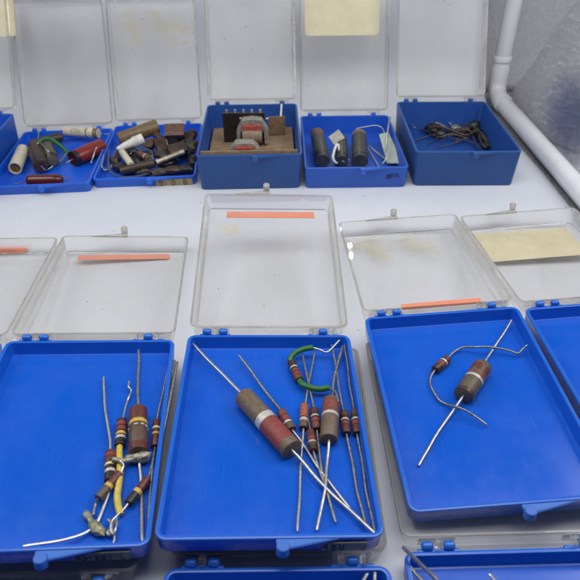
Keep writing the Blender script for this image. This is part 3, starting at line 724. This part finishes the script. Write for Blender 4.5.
# second box: heap
axial(bI, 'capacitor', 'long tan waxed tube leaning on the hinge side of the heap', 'capacitor', (119, 140), (158, 126), 13.5, WAXTAN, (), (), GC, h0=.12, h1=.20, wob=.03)
axial(bI, 'capacitor', 'white tapering tube on top of the heap', 'capacitor', (143, 138.5), (117, 149), 10, WHITEC, [(.22, .25, GREYC), (.3, .32, GREYC)], (), GC, h0=.22, h1=.16,
      prof=lambda ln, r: [(0, r * .3), (0, r * .95), (.01, r), (ln * .35, r), (ln * .4, r * .85), (ln * .75, r * .6), (ln, r * .3), (ln, r * .1)])
axial(bI, 'capacitor', 'small cream tube standing at the tip of the white one', 'capacitor', (121.5, 151), (131.5, 165), 6.5, PAPERW, (), (), GC, h0=.13, h1=.09)
axial(bI, 'capacitor', 'long dark tube with a pale metal rod end across the heap', 'capacitor', (121, 171.5), (155, 163), 8.5, WAX, (), (), GC, h0=.05, h1=.12)
axial(bI, 'metal_rod', 'pale metal rod with a knob end lying across the dark heap', 'rod', (156, 162.5), (184, 151.5), 4.6, mottled('pale_brass', (.36, .30, .20), (.5, .44, .33), 500, .35, .1, .5), [(.0, .08, SILVER), (.3, .36, SILVER), (.84, .98, SILVER)], (), None, h0=.12, h1=.15)
def lump(b, name, label, cat, px, size, rot, mat, h, group=None, amp=.25, leads=(), seed=1, square=False):
    P = on_tray(b, *px, h)
    root = thing(name, label, cat, T(on_tray(b, *px, 0)), group); mi = T(-root.matrix_world.translation / S)
    if square: bm = merge(bmesh.new(), box_bm(-size[0], size[0], -size[1], size[1], -size[2], size[2], min(size) * .25), T(P) @ Matrix.Rotation(rot, 4, 'Z') @ Matrix.Rotation(.6, 4, 'X'))
    else: bm = blob(P, size, rot, amp, 1.7, seed)
    link('body', bm, mat, root, True, mi)
    for pts, wm, wr in leads: link('wire_lead', tube([on_tray(b, *p) for p in pts], wr, 8), wm, root, True, mi)
    return root
lump(bI, 'mica_capacitor', 'square brown moulded capacitor on top of the heap by the hinge', 'capacitor', (174.5, 131), (.105, .075, .035), .08, MICA, .2, GC, square=True)
lump(bI, 'mica_capacitor', 'dark moulded capacitor lying under the square brown one', 'capacitor', (186, 138), (.10, .055, .035), -.3, WAX, .11, GC, square=True)
lump(bI, 'mica_capacitor', 'dark brown block in the centre of the heap', 'capacitor', (161, 146), (.06, .085, .035), .5, mottled('dark_brown_mould', (.045, .02, .014), (.08, .04, .028), 500, .35), .12, GC, square=True)
lump(bI, 'mica_capacitor', 'small reddish brown block next to the white tapering tube', 'capacitor', (150, 144), (.055, .055, .03), -.4, mottled('reddish_mould', (.07, .03, .02), (.11, .055, .04), 500, .4), .10, GC, square=True)
lump(bI, 'disc_capacitor', 'round black disc at the side wall of the heap', 'capacitor', (184, 153), (.11, .075, .05), .2, BLACKB, .07, GC, .15, seed=4)
lump(bI, 'mica_capacitor', 'low dark brown piece at the front of the heap', 'capacitor', (174, 170), (.12, .05, .04), .1, WAX, .05, GC, .3, seed=6)
lump(bI, 'mica_capacitor', 'dark lump tucked in the front corner of the heap', 'capacitor', (127, 170), (.07, .05, .04), .4, mottled('olive_dark', (.035, .03, .018), (.07, .058, .035), 500, .5), .04, GC, .3, seed=9)
lump(bI, 'disc_capacitor', 'dark flat disc under the long tan tube', 'capacitor', (128, 151), (.12, .09, .035), .4, BLACKB, .05, GC, .2, seed=12)
lump(bI, 'mica_capacitor', 'dark brown angular piece between the round disc and the metal rod', 'capacitor', (170, 150), (.08, .05, .04), -.5, WAX, .12, GC, .3, seed=21)
lump(bI, 'mica_capacitor', 'blackish lump below the square brown capacitor', 'capacitor', (172, 142), (.10, .07, .045), .3, BLACKB, .08, GC, .3, [([(166, 139, .16), (168, 146, .16), (171, 151, .14)], WIRE, .007)], seed=22)
lump(bI, 'mica_capacitor', 'olive black lump at the side wall under the dark moulded capacitor', 'capacitor', (192, 145), (.07, .09, .05), .2, mottled('olive_black', (.03, .028, .018), (.06, .052, .034), 500, .5), .08, GC, .3, seed=23)
lump(bI, 'mica_capacitor', 'brown black stump in front of the metal rod', 'capacitor', (186, 169), (.09, .05, .045), -.3, BLACKB, .05, GC, .25, seed=24)
lump(bI, 'mica_capacitor', 'dusty brown chunk beside the front label', 'capacitor', (160, 172), (.08, .045, .04), .25, mottled('dusty_brown', (.05, .034, .022), (.10, .07, .05), 400, .6), .045, GC, .3, seed=25)
lump(bI, 'mica_capacitor', 'small grey eyelet at the left rim of the heap', 'capacitor', (113.5, 166), (.032, .026, .02), .1, SOLDER, .05, None, .2, seed=26)
lump(bI, 'mica_capacitor', 'dark shapeless piece inside the dull blue wire loop', 'capacitor', (143, 155), (.11, .08, .04), .2, mottled('near_black', (.018, .014, .012), (.04, .03, .026), 500, .5), .035, GC, .3, seed=27)
lump(bI, 'mica_capacitor', 'big dark brown block wedged between the centre block and the round disc', 'capacitor', (177, 150), (.10, .06, .05), .6, WAX, .15, GC, square=True)
lump(bI, 'mica_capacitor', 'dark tapered piece below the dark brown centre block', 'capacitor', (163, 156), (.11, .06, .05), -.5, mottled('soot_brown', (.022, .016, .012), (.05, .036, .026), 500, .5), .10, GC, .3, seed=41)
lump(bI, 'mica_capacitor', 'blackened lump between the cream tube and the long dark tube', 'capacitor', (136, 162), (.12, .07, .05), .15, BLACKB, .05, GC, .3, seed=42)
lump(bI, 'mica_capacitor', 'dark chip at the far corner below the pale metal rod', 'capacitor', (193, 160), (.06, .10, .05), .15, BLACKB, .07, GC, .25, seed=43)
lump(bI, 'mica_capacitor', 'brown chip leaning on the hinge side behind the dark moulded capacitor', 'capacitor', (192, 134), (.06, .06, .05), .3, WAX, .12, GC, .25, seed=44)
lump(bI, 'mica_capacitor', 'dark knobbly piece at the far left corner of the heap', 'capacitor', (115, 160), (.06, .09, .05), .2, WAX, .05, GC, .35, seed=51)
lump(bI, 'mica_capacitor', 'dark brown scrap between the cream tube and the left rim', 'capacitor', (119, 167), (.08, .05, .045), -.2, BLACKB, .05, GC, .35, seed=52)
lump(bI, 'mica_capacitor', 'brown scrap in front of the blackened lump', 'capacitor', (144, 172), (.09, .045, .04), .1, WAX, .04, GC, .35, seed=53)
lump(bI, 'mica_capacitor', 'black scrap under the middle of the metal rod', 'capacitor', (167, 163), (.10, .05, .045), .2, BLACKB, .06, GC, .35, seed=54)
axial(bI, 'capacitor', 'short dark tube sticking out beside the square brown capacitor', 'capacitor', (155, 134), (164, 141), 7, WAX, (), (), GC, h0=.16, h1=.12)
axial(bI, 'resistor', 'small brown tube lying across the dull blue wire loop', 'resistor', (139, 153), (150, 159), 5.5, UMBER, [(.2, .35, RED), (.55, .65, SILVER)], [(['A', (134, 151, .12), (130, 154, .1)], WIRE, .006), (['B', (154, 161, .12), (158, 159, .14)], WIRE, .006)], None, h0=.13, h1=.13)
for i, (pts, l) in enumerate(((((109, 150, .10), (108.5, 164, .08), (112, 173, .06), (122, 177, .05), (136, 176.5, .05), (147, 174, .05)), 'dull blue wire curving along the front corner of the heap'),
               (((112, 158, .11), (117, 150, .15), (127, 147, .16), (137, 148, .15), (141, 153, .13)), 'thin dull blue wire passing under the white tapering tube'),
               (((131, 152, .12), (143, 148, .14), (152, 153, .12), (150, 161, .10), (140, 163, .09), (135, 158, .08)), 'dull blue wire looped in the middle of the heap'),
               (((104, 155, .10), (101, 165, .06), (105, 170, .04), (113, 166, .05)), 'bare wire hooked over the left rim of the heap box'),
               (((146, 160, .12), (150, 156, .14), (153, 160, .12), (149, 163, .10)), 'tiny bright loop of wire beside the metal rod'))):
    wire_on(bI, l, pts, .009 if i < 3 else .007, BLUEW if i < 3 else WIRE)

# deep cardboard box with transformers
Jm = bJ.M
def in_box(b, name, bm, mat, label, cat, group=None, smooth=False):
    """bm in the box frame"""
    base = b.M @ Vector((0, -L / 2, -b.d + FLOOR_T))
    o = link(name, bm, mat, None, smooth, b.M)
    return tag(o, label, cat, group)
d3 = DEPTH['deep']
in_box(bJ, 'cardboard_liner', merge(box_bm(-.445, .445, -1.335, -.05, -d3 + .10, -d3 + .115, .002), box_bm(-.455, .455, -1.352, -1.34, -.17, .028, .001)), CARD, 'folded brown cardboard liner in the deep box', 'cardboard')
in_box(bJ, 'cardboard_piece', merge(bmesh.new(), box_bm(-.09, .09, -.01, .01, 0, .2, .002), T((.27, -.30, -d3 + .13)) @ Matrix.Rotation(.1, 4, 'Z')), CARD_D, 'small upright square of cardboard behind the white wire', 'cardboard')
P = on_tray(bJ, 245, 141, .10)
tb = thing('terminal_board', 'black terminal board with a row of metal pins standing in the deep box', 'terminal board', T(P))
wmm = 1 / per_unit(P)
hw = 20.5 * wmm
link('plate', box_bm(-hw, hw, -.02, .02, 0, 29 * wmm, .004), TERM, tb, False)
for i in range(5):
    x = hw * (-.8 + .4 * i)
    link('pin', lathe(Vector((x, 0, 29 * wmm)), Vector((x, 0, 29 * wmm + .035)), [(0, .012), (.02, .012), (.03, .014), (.035, .006)], 10), WIRE_BRIGHT, tb)
for i in range(3):
    x = hw * (-.15 + .3 * i); link('rivet', lathe(Vector((x, -.02, 24 * wmm)), Vector((x, -.032, 24 * wmm)), [(0, .012), (.008, .011), (.012, .004)], 10), SILVER, tb)
def transformer(px, w, h, label, depth_h):
    P = on_tray(bJ, *px, depth_h); k = 1 / per_unit(P)
    t = thing('transformer', label, 'transformer', T(P), 'small transformers in the deep box')
    W2, H = w * k / 2, h * k
    bm = bmesh.new()
    # bent clamp: an arch with sloping shoulders and feet
    arc = [Vector((-W2, 0, 0)), Vector((-W2 * .98, 0, H * .55)), Vector((-W2 * .62, 0, H * .97)), Vector((0, 0, H * 1.02)), Vector((W2 * .62, 0, H * .97)), Vector((W2 * .98, 0, H * .55)), Vector((W2, 0, 0))]
    prev = None; secs = []
    for i, p in enumerate(arc):
        inn = Vector((p.x * .76, 0, p.z * .80 if p.z > 0 else 0))
        secs.append([(p.x, -.06, p.z), (p.x, .06, p.z), (inn.x, .06, inn.z), (inn.x, -.06, inn.z)])
    loft(bm, secs); bmesh.ops.bevel(bm, geom=bm.edges[:], offset=.004, segments=1, affect='EDGES')
    link('clamp', bm, mottled('dull_grey_clamp', (.20, .185, .16), (.33, .31, .28), 500, .5, .3), t, False)
    link('coil', lathe(Vector((-W2 * .62, -.045, H * .33)), Vector((W2 * .62, -.045, H * .33)), [(0, .02), (0, H * .27), (.02, H * .30), (W2 * 1.24 - .02, H * .30), (W2 * 1.24, H * .27), (W2 * 1.24, .02)], 18), mottled('tan_winding', (.20, .14, .10), (.30, .22, .16), 500, .6, .5), t)
    link('coil_wrap', box_bm(-W2 * .6, W2 * .6, -.085, .03, H * .55, H * .80, .012), PINK, t, False)
    return t
transformer((253, 142), 31, 25, 'grey framed transformer with a pink coil in front of the black board', .115)
transformer((245, 154.5), 29, 14, 'second grey framed transformer low behind the front wall', .112)
in_box(bJ, 'wood_block', merge(bmesh.new(), box_bm(-.07, .07, -.05, .05, 0, .1, .008), T((.16, -.93, -d3 + .117))), mottled('brown_block', (.10, .065, .035), (.16, .105, .06), 300, .6, .3), 'small brown block beside the low transformer', 'block')
wire_on(bJ, 'white wire bent at a right angle inside the hinge corner', ((266, 119, .26), (272, 117.5, .27), (280, 117, .27), (281, 113, .29), (281.5, 104, .345)), .011, WHITEC)

# medium box
GK = 'dark cylinders in the medium box'
def topcap(ln, r): return flatprof(ln, r)
axial(bK, 'capacitor', 'dark cylinder with a rusty brown top at the left wall', 'capacitor', (317, 134), (322.5, 161), 14, DARKG, [(.0, .2, mottled('rusty_cap', (.09, .045, .03), (.15, .08, .055), 400, .5)), (.80, .99, BLACKB)], (), GK, prof=flatprof, h0=.14, h1=.09)
axial(bK, 'capacitor', 'dark cylinder half hidden under the white square', 'capacitor', (341, 139), (342, 161), 12, DARKG, [(.8, .99, BLACKB)], [(['B', (349, 163, .05), (352, 162, .04)], WIRE, .008)], GK, prof=flatprof, h0=.12, h1=.08)
axial(bK, 'capacitor', 'dark cylinder with a brown rim, nearest the pale green plate', 'capacitor', (359, 136), (360, 161.5), 15, DARKG, [(.0, .08, mottled('tan_rim', (.17, .11, .07), (.25, .17, .11), 400, .5)), (.86, .99, BLACKB)],
      [([(356, 129, .16), (365, 127, .17), (376, 125.5, .17), (383, 129, .14), (386, 140, .08)], WIRE, .007)], GK, prof=flatprof, h0=.12, h1=.09)
P = on_tray(bK, 336.5, 137.5, .19); k = 1 / per_unit(P)
sq = thing('mica_capacitor', 'white square mica capacitor tilted on its corner with a looped white wire', 'capacitor', T(P))
link('body', merge(bmesh.new(), box_bm(-6.4 * k, 6.4 * k, -.012, .012, -5.2 * k, 5.2 * k, .006), Matrix.Rotation(-.55, 4, 'X') @ Matrix.Rotation(-.62, 4, 'Y')), GREYC, sq, False)
link('wire_lead', tube([on_tray(bK, *p) for p in ((337, 144, .17), (334.5, 150, .15), (333, 158, .10), (336, 162.5, .06), (342, 161.5, .05), (349, 160, .05))], .014, 8), WHITEC, sq, True, T(-P))
mi = T(-P)
link('wire_lead', tube([on_tray(bK, *p) for p in ((338.5, 144, .17), (339, 152, .13), (337, 160, .08), (338, 163.5, .04))], .011, 8), WHITEC, sq, True, T(-P))
pa, pb, pc, pd = [on_tray(bK, *p) for p in ((379, 134, .15), (388.5, 132, .17), (403, 163, .09), (387, 163, .03))]
bm = bmesh.new(); nn = (pb - pa).cross(pd - pa).normalized() * .012
v1 = [bm.verts.new(p) for p in (pa, pb, pc, pd)]; v2 = [bm.verts.new(p + nn) for p in (pa, pb, pc, pd)]
for i in range(4): bm.faces.new((v1[i], v1[(i + 1) % 4], v2[(i + 1) % 4], v2[i]))
bm.faces.new(v1[::-1]); bm.faces.new(v2); bmesh.ops.bevel(bm, geom=bm.edges[:], offset=.004, segments=2, affect='EDGES')
tag(link('plate', bm, PALEG, None, False), 'pale green plate leaning on the side wall of the medium box', 'plate')
wire_on(bK, 'upright wire loop in front of the pale green plate', ((390, 117, .25), (388, 130, .22), (386.5, 145, .16), (386, 158, .08), (383, 164, .03)), .010, WIRE)
wire_on(bK, 'thin straight wire on the tray floor by the pale green plate', ((366, 145, .05), (372, 155, .03), (379, 167, .02)), .006, WIRE)
wire_on(bK, 'second thin wire crossing the tray floor', ((368, 145, .04), (380, 155, .03), (388, 161, .03)), .006, WIRE)
def mark(x0, x1, z0, z1, sd):
    return sheet_bm([(x0, z0), (x1, z0), (x1, z1), (x0, z1)], 0, .001, sd, .022)
sb = bmesh.new()
for k, q in enumerate(((.285, .335, -.118, -.078), (.325, .352, -.104, -.07), (.362, .412, -.112, -.072))): merge(sb, mark(*q, k * 3.1 + 1))
bmesh.ops.transform(sb, matrix=T((0, -L - .0006, 0)) @ Matrix.Rotation(R(90), 4, 'X'), verts=sb.verts)
in_box(bK, 'ink_smudge', sb, mottled('faded_ink', (.012, .016, .035), (.006, .045, .25), 420, .6, lo=.40, hi=.60), None, None)
sm = bpy.data.objects['ink_smudge']
mw = sm.matrix_world.copy(); sm.parent = bK.tray; 
sm.matrix_parent_inverse = Matrix.Identity(4)
pm = bK.M.copy(); pm.translation = bK.M.translation * S
sm.data.transform(pm.inverted())

WIRE_DARK = mottled('brown_oxidised_wire', (.07, .052, .04), (.17, .135, .105), 600, .5, .3, .6)
# deep box: diode tangle
GL = 'dark diodes tangled in the deep box'
def diode(px, size, rot, label, leads, seed, mat=BLACKB, h=.06):
    return lump(bL, 'diode', label, 'diode', px, size, rot, mat, h, GL, .2, leads, seed)
diode((433, 128), (.085, .06, .055), .1, 'black round part at the far left of the tangle', [([(437, 128, .06), (446, 129, .09), (455, 131, .05)], WIRE_DARK, .008), ([(430, 125, .08), (437, 123, .11), (447, 128, .08)], SOLDER, .009)], 1)
diode((440, 134), (.065, .05, .045), -.3, 'black part under the left end of the tangle', [([(436, 134, .06), (425, 137, .03), (412, 142, .01)], WIRE_DARK, .007)], 2, h=.05)
diode((462, 132), (.085, .055, .055), .4, 'brownish black part in the middle of the tangle', [([(458, 133, .06), (450, 136, .05), (440, 131, .06)], WIRE_DARK, .008), ([(456, 127, .10), (450, 119, .10), (446, 116, .1)], WIRE, .006)], 3, CHOC)
diode((475, 126), (.08, .06, .06), .0, 'black round part at the top of the tangle', [([(470, 128, .08), (463, 128, .10), (455, 126, .09)], SOLDER, .01)], 4, h=.08)
diode((483, 138), (.055, .11, .055), .3, 'long black part at the wall end of the tangle', [([(478, 133, .08), (481, 142, .10), (486, 148, .07)], WIRE_DARK, .008)], 5, h=.06)
diode((487, 145), (.045, .06, .045), .4, 'black stub below the long black part', [([(481, 150, .04), (476, 143, .06), (472, 134, .08)], WIRE_DARK, .007)], 6, h=.05)
diode((449, 131), (.035, .03, .03), .4, 'little greenish black bead within the tangle', [([(445, 133, .05), (436, 139, .03), (428, 144, .02)], WIRE_DARK, .006)], 7, DARKG)
diode((456, 128), (.055, .04, .04), -.2, 'dusty grey part between the two ends of the tangle', [([(452, 125, .1), (447, 121, .12), (440, 119, .1)], WIRE, .006)], 31, SOLDER, h=.08)
diode((467, 130), (.05, .045, .045), .5, 'brown part just below the topmost black one', [([(464, 133, .08), (459, 138, .06), (455, 143, .03)], WIRE_DARK, .007)], 32, CHOC, h=.08)
diode((477, 132), (.06, .05, .05), .1, 'large black part in the thick of the tangle', [([(472, 132, .1), (465, 129, .12), (458, 131, .1)], WIRE_DARK, .008)], 33, h=.09)
diode((434, 131), (.045, .04, .035), .1, 'black bead beside the round part of the tangle', [([(431, 133, .06), (426, 131, .05), (421, 129, .04)], WIRE_DARK, .006)], 34, h=.07)
wire_on(bL, 'tan wire looping low through the tangle', ((430, 134, .06), (440, 137, .08), (450, 134, .10), (460, 136, .08), (468, 139, .05)), .007, WIRE_DARK)
wire_on(bL, 'pale wire hooked over the black parts', ((462, 123, .12), (470, 125, .14), (478, 130, .14), (484, 136, .12), (488, 143, .08)), .007, WIRE_DARK)
for l_, pts in (('fine bent wire rising from the left end of the tangle', ((428, 131, .05), (432, 125, .10), (438, 121, .12), (443, 124, .10))),
                ('fine wire lying out to the wall side of the tangle', ((479, 130, .08), (487, 131, .08), (492, 136, .06))),
                ('fine wire crossing under the thick of the tangle', ((448, 138, .04), (458, 139, .05), (469, 141, .04), (478, 145, .03))),
                ('fine curled wire over the middle of the tangle', ((450, 130, .10), (455, 126, .13), (461, 127, .13), (460, 131, .10))),
                ('fine straight wire pointing to the front from the tangle', ((446, 136, .05), (441, 142, .03), (436, 148, .02)))):
    wire_on(bL, l_, pts, .005, WIRE_DARK)
lump(bL, 'paper_scrap', 'small pale scrap beside the diode tangle', 'scrap', (494, 131.5), (.035, .018, .012), .5, WHITEC, .06, None, .3, (), 8)
wire_on(bL, 'thin bent wire standing at the wall side of the tangle', ((411, 124, .10), (414, 127, .10), (416, 128.5, .08)), .006, WIRE)
wire_on(bL, 'brown wire weaving through the diode tangle', ((434, 126, .10), (445, 127.5, .11), (456, 132, .10), (466, 135, .09), (476, 131, .11)), .009, WIRE_DARK)
wire_on(bL, 'brown wire trailing out to the tray floor in front', ((472, 134, .08), (462, 140, .05), (452, 144, .03), (440, 147, .02)), .006, WIRE_DARK)
# thin crumpled bag film on the tray floor
fb = bmesh.new(); bmesh.ops.create_grid(fb, x_segments=40, y_segments=30, size=1)
bmesh.ops.transform(fb, matrix=T((-.1, -1.0, -d3 + FLOOR_T + .03)) @ Matrix.Diagonal((.3, .3, 1, 1)), verts=fb.verts)
for v in fb.verts:
    v.co.z += .022 * noise.noise(v.co * 9) + .012 * noise.noise(v.co * 25)
fi, fnt, fbn = nodes('thin_clear_film'); fbn.inputs['Alpha'].default_value = .16; fbn.inputs['Base Color'].default_value = (.6, .65, .75, 1); fbn.inputs['Roughness'].default_value = .15
in_box(bL, 'plastic_film', fb, fi, 'crumpled clear film on the floor of the deep box', 'film', smooth=True)

# ------------------------------------------------------------------ the light tent
# white sheet sweeping up at the back
YB, RC = 7.72, .62
prof = [(-1.2 + i * .4, 0.0) for i in range(21)]
prof = [p for p in prof if p[0] < YB - RC] + [(YB - RC + RC * math.sin(R(t)), RC - RC * math.cos(R(t))) for t in range(0, 91, 6)] + [(YB, RC + .3 * k) for k in range(1, 14)]
bm = bmesh.new(); rows = []
for (yy, zz) in prof:
    run = max(0, yy - 5.6) * .05 + max(0, zz) * .10
    xr = 2.57 - min(run, .28)
    rows.append([bm.verts.new((-5.2 + (xr + 5.2) * i / 40, yy, zz)) for i in range(41)])
for a_, b_ in zip(rows, rows[1:]):
    for i in range(40): bm.faces.new((a_[i], a_[i + 1], b_[i + 1], b_[i]))
sheet = link('backdrop', bm, PAPER); tag(sheet, None, None, kind='structure')
sm_ = sheet.modifiers.new('thickness', 'SOLIDIFY'); sm_.thickness = .008 * S; sm_.offset = -1
bm = bmesh.new(); bmesh.ops.create_grid(bm, x_segments=1, y_segments=1, size=1)
bmesh.ops.transform(bm, matrix=T((0, 3, -.03)) @ Matrix.Diagonal((9, 9, 1, 1)), verts=bm.verts)
tag(link('floor', bm, FLOOR, None, False), None, None, kind='structure')

def panel(name, label, origin, ux, uz, w, h, fold=None, nx_=40, nz_=40, amp=.012, mat=None):
    bm = bmesh.new(); nrm = ux.cross(uz).normalized(); rows = []
    for j in range(nz_ + 1):
        row = []
        for i in range(nx_ + 1):
            s, t = w * i / nx_, h * j / nz_
            p = origin + ux * s + uz * t
            k = amp * noise.noise(Vector((s * 1.7, t * 1.7, w)))
            if fold: k += fold(s, t)
            row.append(bm.verts.new(p + nrm * k))
        rows.append(row)
    for a_, b_ in zip(rows, rows[1:]):
        for i in range(nx_): bm.faces.new((a_[i], a_[i + 1], b_[i + 1], b_[i]))
    o = link(name, bm, mat or FOIL); sd = o.modifiers.new('thickness', 'SOLIDIFY'); sd.thickness = .012 * S
    return tag(o, label, 'tent panel', 'grey panels of the light tent')
FABRIC = mottled('grey_tent_lining', (.50, .50, .55), (.58, .58, .63), 260, .55, .6, .25, bscale=330)
panel('tent_panel', 'grey side panel of the light tent beyond the silver reflector', Vector((4.9, 8.05, -.02)), Vector((0, -1, 0)), Vector((0, 0, 1)), 9.5, 1.9, mat=FABRIC)
panel('tent_panel', 'grey rear panel of the light tent seen in the gap behind the paper', Vector((-5.4, 8.2, -.02)), Vector((1, 0, 0)), Vector((0, 0, 1)), 10.3, 4.6, mat=FABRIC)
# crinkled reflector sheet leaning in the corner, its cut edge running up to the right
def to_px(P):
    d = P - EYE; z = d.dot(fw); return 290 + F_PX * d.dot(cx) / z, 290 - F_PX * d.dot(cu) / z
base = smooth_path([Vector(p) for p in ((2.90, 8.0, -.012), (2.90, 7.3, -.012), (2.90, 6.85, -.012), (2.93, 6.5, -.012), (3.03, 6.25, -.012), (3.2, 5.98, -.012), (3.5, 5.52, -.012), (3.95, 4.85, -.012), (4.5, 4.0, -.012))], 9)
bm = bmesh.new(); cols = []
for ii, P0 in enumerate(base):
    tg = (base[min(ii + 1, len(base) - 1)] - base[max(ii - 1, 0)]).normalized()
    nn = Vector((tg.y, -tg.x, 0)); nn = nn if nn.x < 0 else -nn
    upd = (Vector((0, 0, 1)) - nn * math.tan(R(5))).normalized()
    lo_, hi_ = .04, 1.9
    for _ in range(30):
        md = (lo_ + hi_) / 2; x_, y_ = to_px(P0 + upd * md)
        if y_ > 97 - (x_ - 509) * 99 / 71: lo_ = md
        else: hi_ = md
    top = lo_ + .02 * noise.noise(Vector((ii * .3, 0, 4)))
    col = []
    for jj in range(51):
        t = top * jj / 50; Q = P0 + upd * t
        k = .018 * noise.noise(Q * 2.5) + .007 * noise.noise(Q * 8)
        col.append(bm.verts.new(Q + nn * k))
    cols.append(col)
for a_, b_ in zip(cols, cols[1:]):
    for jj in range(50): bm.faces.new((a_[jj], a_[jj + 1], b_[jj + 1], b_[jj]))
o = link('silver_reflector', bm, FOIL); sd = o.modifiers.new('thickness', 'SOLIDIFY'); sd.thickness = .012 * S
tag(o, 'crinkled silver reflector sheet leaning in the corner behind the white pipe', 'reflector')
# added sheet, its blue colour stands in for a reflection on the silver
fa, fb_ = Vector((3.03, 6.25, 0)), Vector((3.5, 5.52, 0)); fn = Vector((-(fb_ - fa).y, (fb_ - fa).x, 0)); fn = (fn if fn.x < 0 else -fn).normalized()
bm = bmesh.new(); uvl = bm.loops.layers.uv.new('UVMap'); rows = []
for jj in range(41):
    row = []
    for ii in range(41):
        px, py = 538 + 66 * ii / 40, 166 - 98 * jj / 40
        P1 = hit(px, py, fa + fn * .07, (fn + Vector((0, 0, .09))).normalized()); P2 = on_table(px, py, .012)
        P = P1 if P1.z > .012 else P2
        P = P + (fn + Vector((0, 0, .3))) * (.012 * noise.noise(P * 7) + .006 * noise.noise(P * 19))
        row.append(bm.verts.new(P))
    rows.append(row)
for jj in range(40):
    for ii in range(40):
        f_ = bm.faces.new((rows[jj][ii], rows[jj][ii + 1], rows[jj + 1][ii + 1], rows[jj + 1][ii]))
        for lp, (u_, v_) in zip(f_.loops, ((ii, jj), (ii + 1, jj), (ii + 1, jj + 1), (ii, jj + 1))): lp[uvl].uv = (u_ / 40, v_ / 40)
o = link('reflection_patch', bm, BLUE_REFLECTION)
tag(o, 'added crinkled sheet painting a dull blue reflection at the foot of the silver reflector', 'film')
bm = bmesh.new(); rows = []
for jj in range(41):
    rows.append([bm.verts.new((2.80 + 2.0 * ii / 30, 3.0 + 5.1 * jj / 40, -.018 + .010 * noise.noise(Vector((ii * .4, jj * .4, 1))))) for ii in range(31)])
for a_, b_ in zip(rows, rows[1:]):
    for ii in range(30): bm.faces.new((a_[ii], a_[ii + 1], b_[ii + 1], b_[ii]))
o = link('silver_sheet', bm, FOIL); sd = o.modifiers.new('thickness', 'SOLIDIFY'); sd.thickness = .008 * S
tag(o, 'crinkled silver sheet lying flat beyond the white pipe', 'reflector')

fr = thing('pvc_pipe_frame', 'white plastic pipe frame with an elbow at the corner of the tent', 'pipe frame', T((0, 0, 0)))
rp = .098
pc = Vector((2.675, 7.75, .085)); pe = Vector((2.702, 5.26, .085))
dirp = (pe - pc).normalized(); pe2 = pc + dirp * 8.5; vd = Vector((.01, 0, 1)).normalized()
def pipe_bm(p, q, r): 
    ln = (q - p).length
    return lathe(p, q, [(0, r * .8), (0, r * .97), (.01, r), (ln * .25, r), (ln * .5, r), (ln * .75, r), (ln - .01, r), (ln, r * .97), (ln, r * .8)], 40)
vt = hit(514, 0, pc, (-fw - Vector((0, 0, -fw.z))).normalized())
vd = Vector((vt.x - pc.x, vt.y - pc.y, vt.z - pc.z)).normalized()
link('pipe', pipe_bm(pc + dirp * .30, pe2, rp), PVC, fr)
link('pipe', pipe_bm(pc + vd * .42, pc + vd * 5.0, rp), PVC, fr)
# elbow
bm = bmesh.new(); arc = []
ra = .2
for i in range(9):
    t = i / 8
    a0 = pc + vd * .22; b0 = pc + dirp * .22
    arc.append((1 - t) ** 2 * a0 + 2 * t * (1 - t) * (pc) + t * t * b0)
path = [pc + vd * .47, pc + vd * .34] + arc + [pc + dirp * .3, pc + dirp * .37]
tube(path, rp * 1.13, 32, bm, curve=False)
link('elbow', bm, PVC, fr)
for dd, s in ((vd, .47), (dirp, .37)):
    link('collar', lathe(pc + dd * (s - .05), pc + dd * (s + .012), [(0, rp), (0, rp * 1.13), (.01, rp * 1.16), (.05, rp * 1.16), (.062, rp * 1.12), (.062, rp)], 36), PVC, fr)

# ------------------------------------------------------------------ light
def area(name, loc, target, size, power, color=(1, 1, 1), shape='DISK', size_y=None):
    l = bpy.data.lights.new(name, 'AREA'); l.shape = shape; l.size = size * S
    if size_y: l.shape = 'RECTANGLE'; l.size_y = size_y * S
    l.energy = power; l.color = color
    o = bpy.data.objects.new(name, l); C.objects.link(o); o.location = Vector(loc) * S
    o.rotation_euler = (Vector(target) - Vector(loc)).to_track_quat('-Z', 'Y').to_euler()
    return o
K = 1.0
area('added_side_light', (-5.4, 3.5, 4.5), (-.2, 3.8, 0), 4.2, .95 * K, (1, .985, .96), size_y=3.4)  # added unseen soft lamps on both sides, set to avoid sheen on the trays
area('added_side_light', (5.3, 3.6, 5.6), (.8, 4.0, 0), 4.2, 1.4 * K, (1, .985, .96), size_y=3.4)
area('tent_top_light', (0, 2.55, 5.6), (0, 3.0, 0), 5.6, 1.45 * K, (1, .985, .96), size_y=3.3)
nC = (bC.LM.to_3x3() @ Vector((0, 0, 1))).normalized()
for px, py in ((339, 245), (350, 244.5), (350, 254.5)):
    P = hit(px, py, bC.LM @ Vector((0, 0, -LID_D + LID_W)), nC); d = ray(px, py).normalized(); d = d - 2 * d.dot(nC) * nC
    Q = P + d * ((6.9 - P.y) / d.y)      # hung near the top of the rear sheet, above the picture
    area('bulb_light', Q, P, .06, .0055 * K, (1, .97, .92))
w = bpy.data.worlds.new('World'); bpy.context.scene.world = w; w.use_nodes = True
bg = w.node_tree.nodes['Background']; bg.inputs['Color'].default_value = (.62, .76, 1, 1); bg.inputs['Strength'].default_value = .09

sc = bpy.context.scene
sc.render.engine = 'CYCLES'
sc.view_settings.view_transform = 'Standard'; sc.view_settings.look = 'None'; sc.view_settings.exposure = .12
sc.cycles.max_bounces = 20; sc.cycles.transmission_bounces = 18; sc.cycles.transparent_max_bounces = 16
sc.cycles.glossy_bounces = 6; sc.cycles.diffuse_bounces = 5
sc.cycles.sample_clamp_indirect = 25; sc.cycles.use_denoising = True
sc.cycles.caustics_refractive = True; sc.cycles.caustics_reflective = True
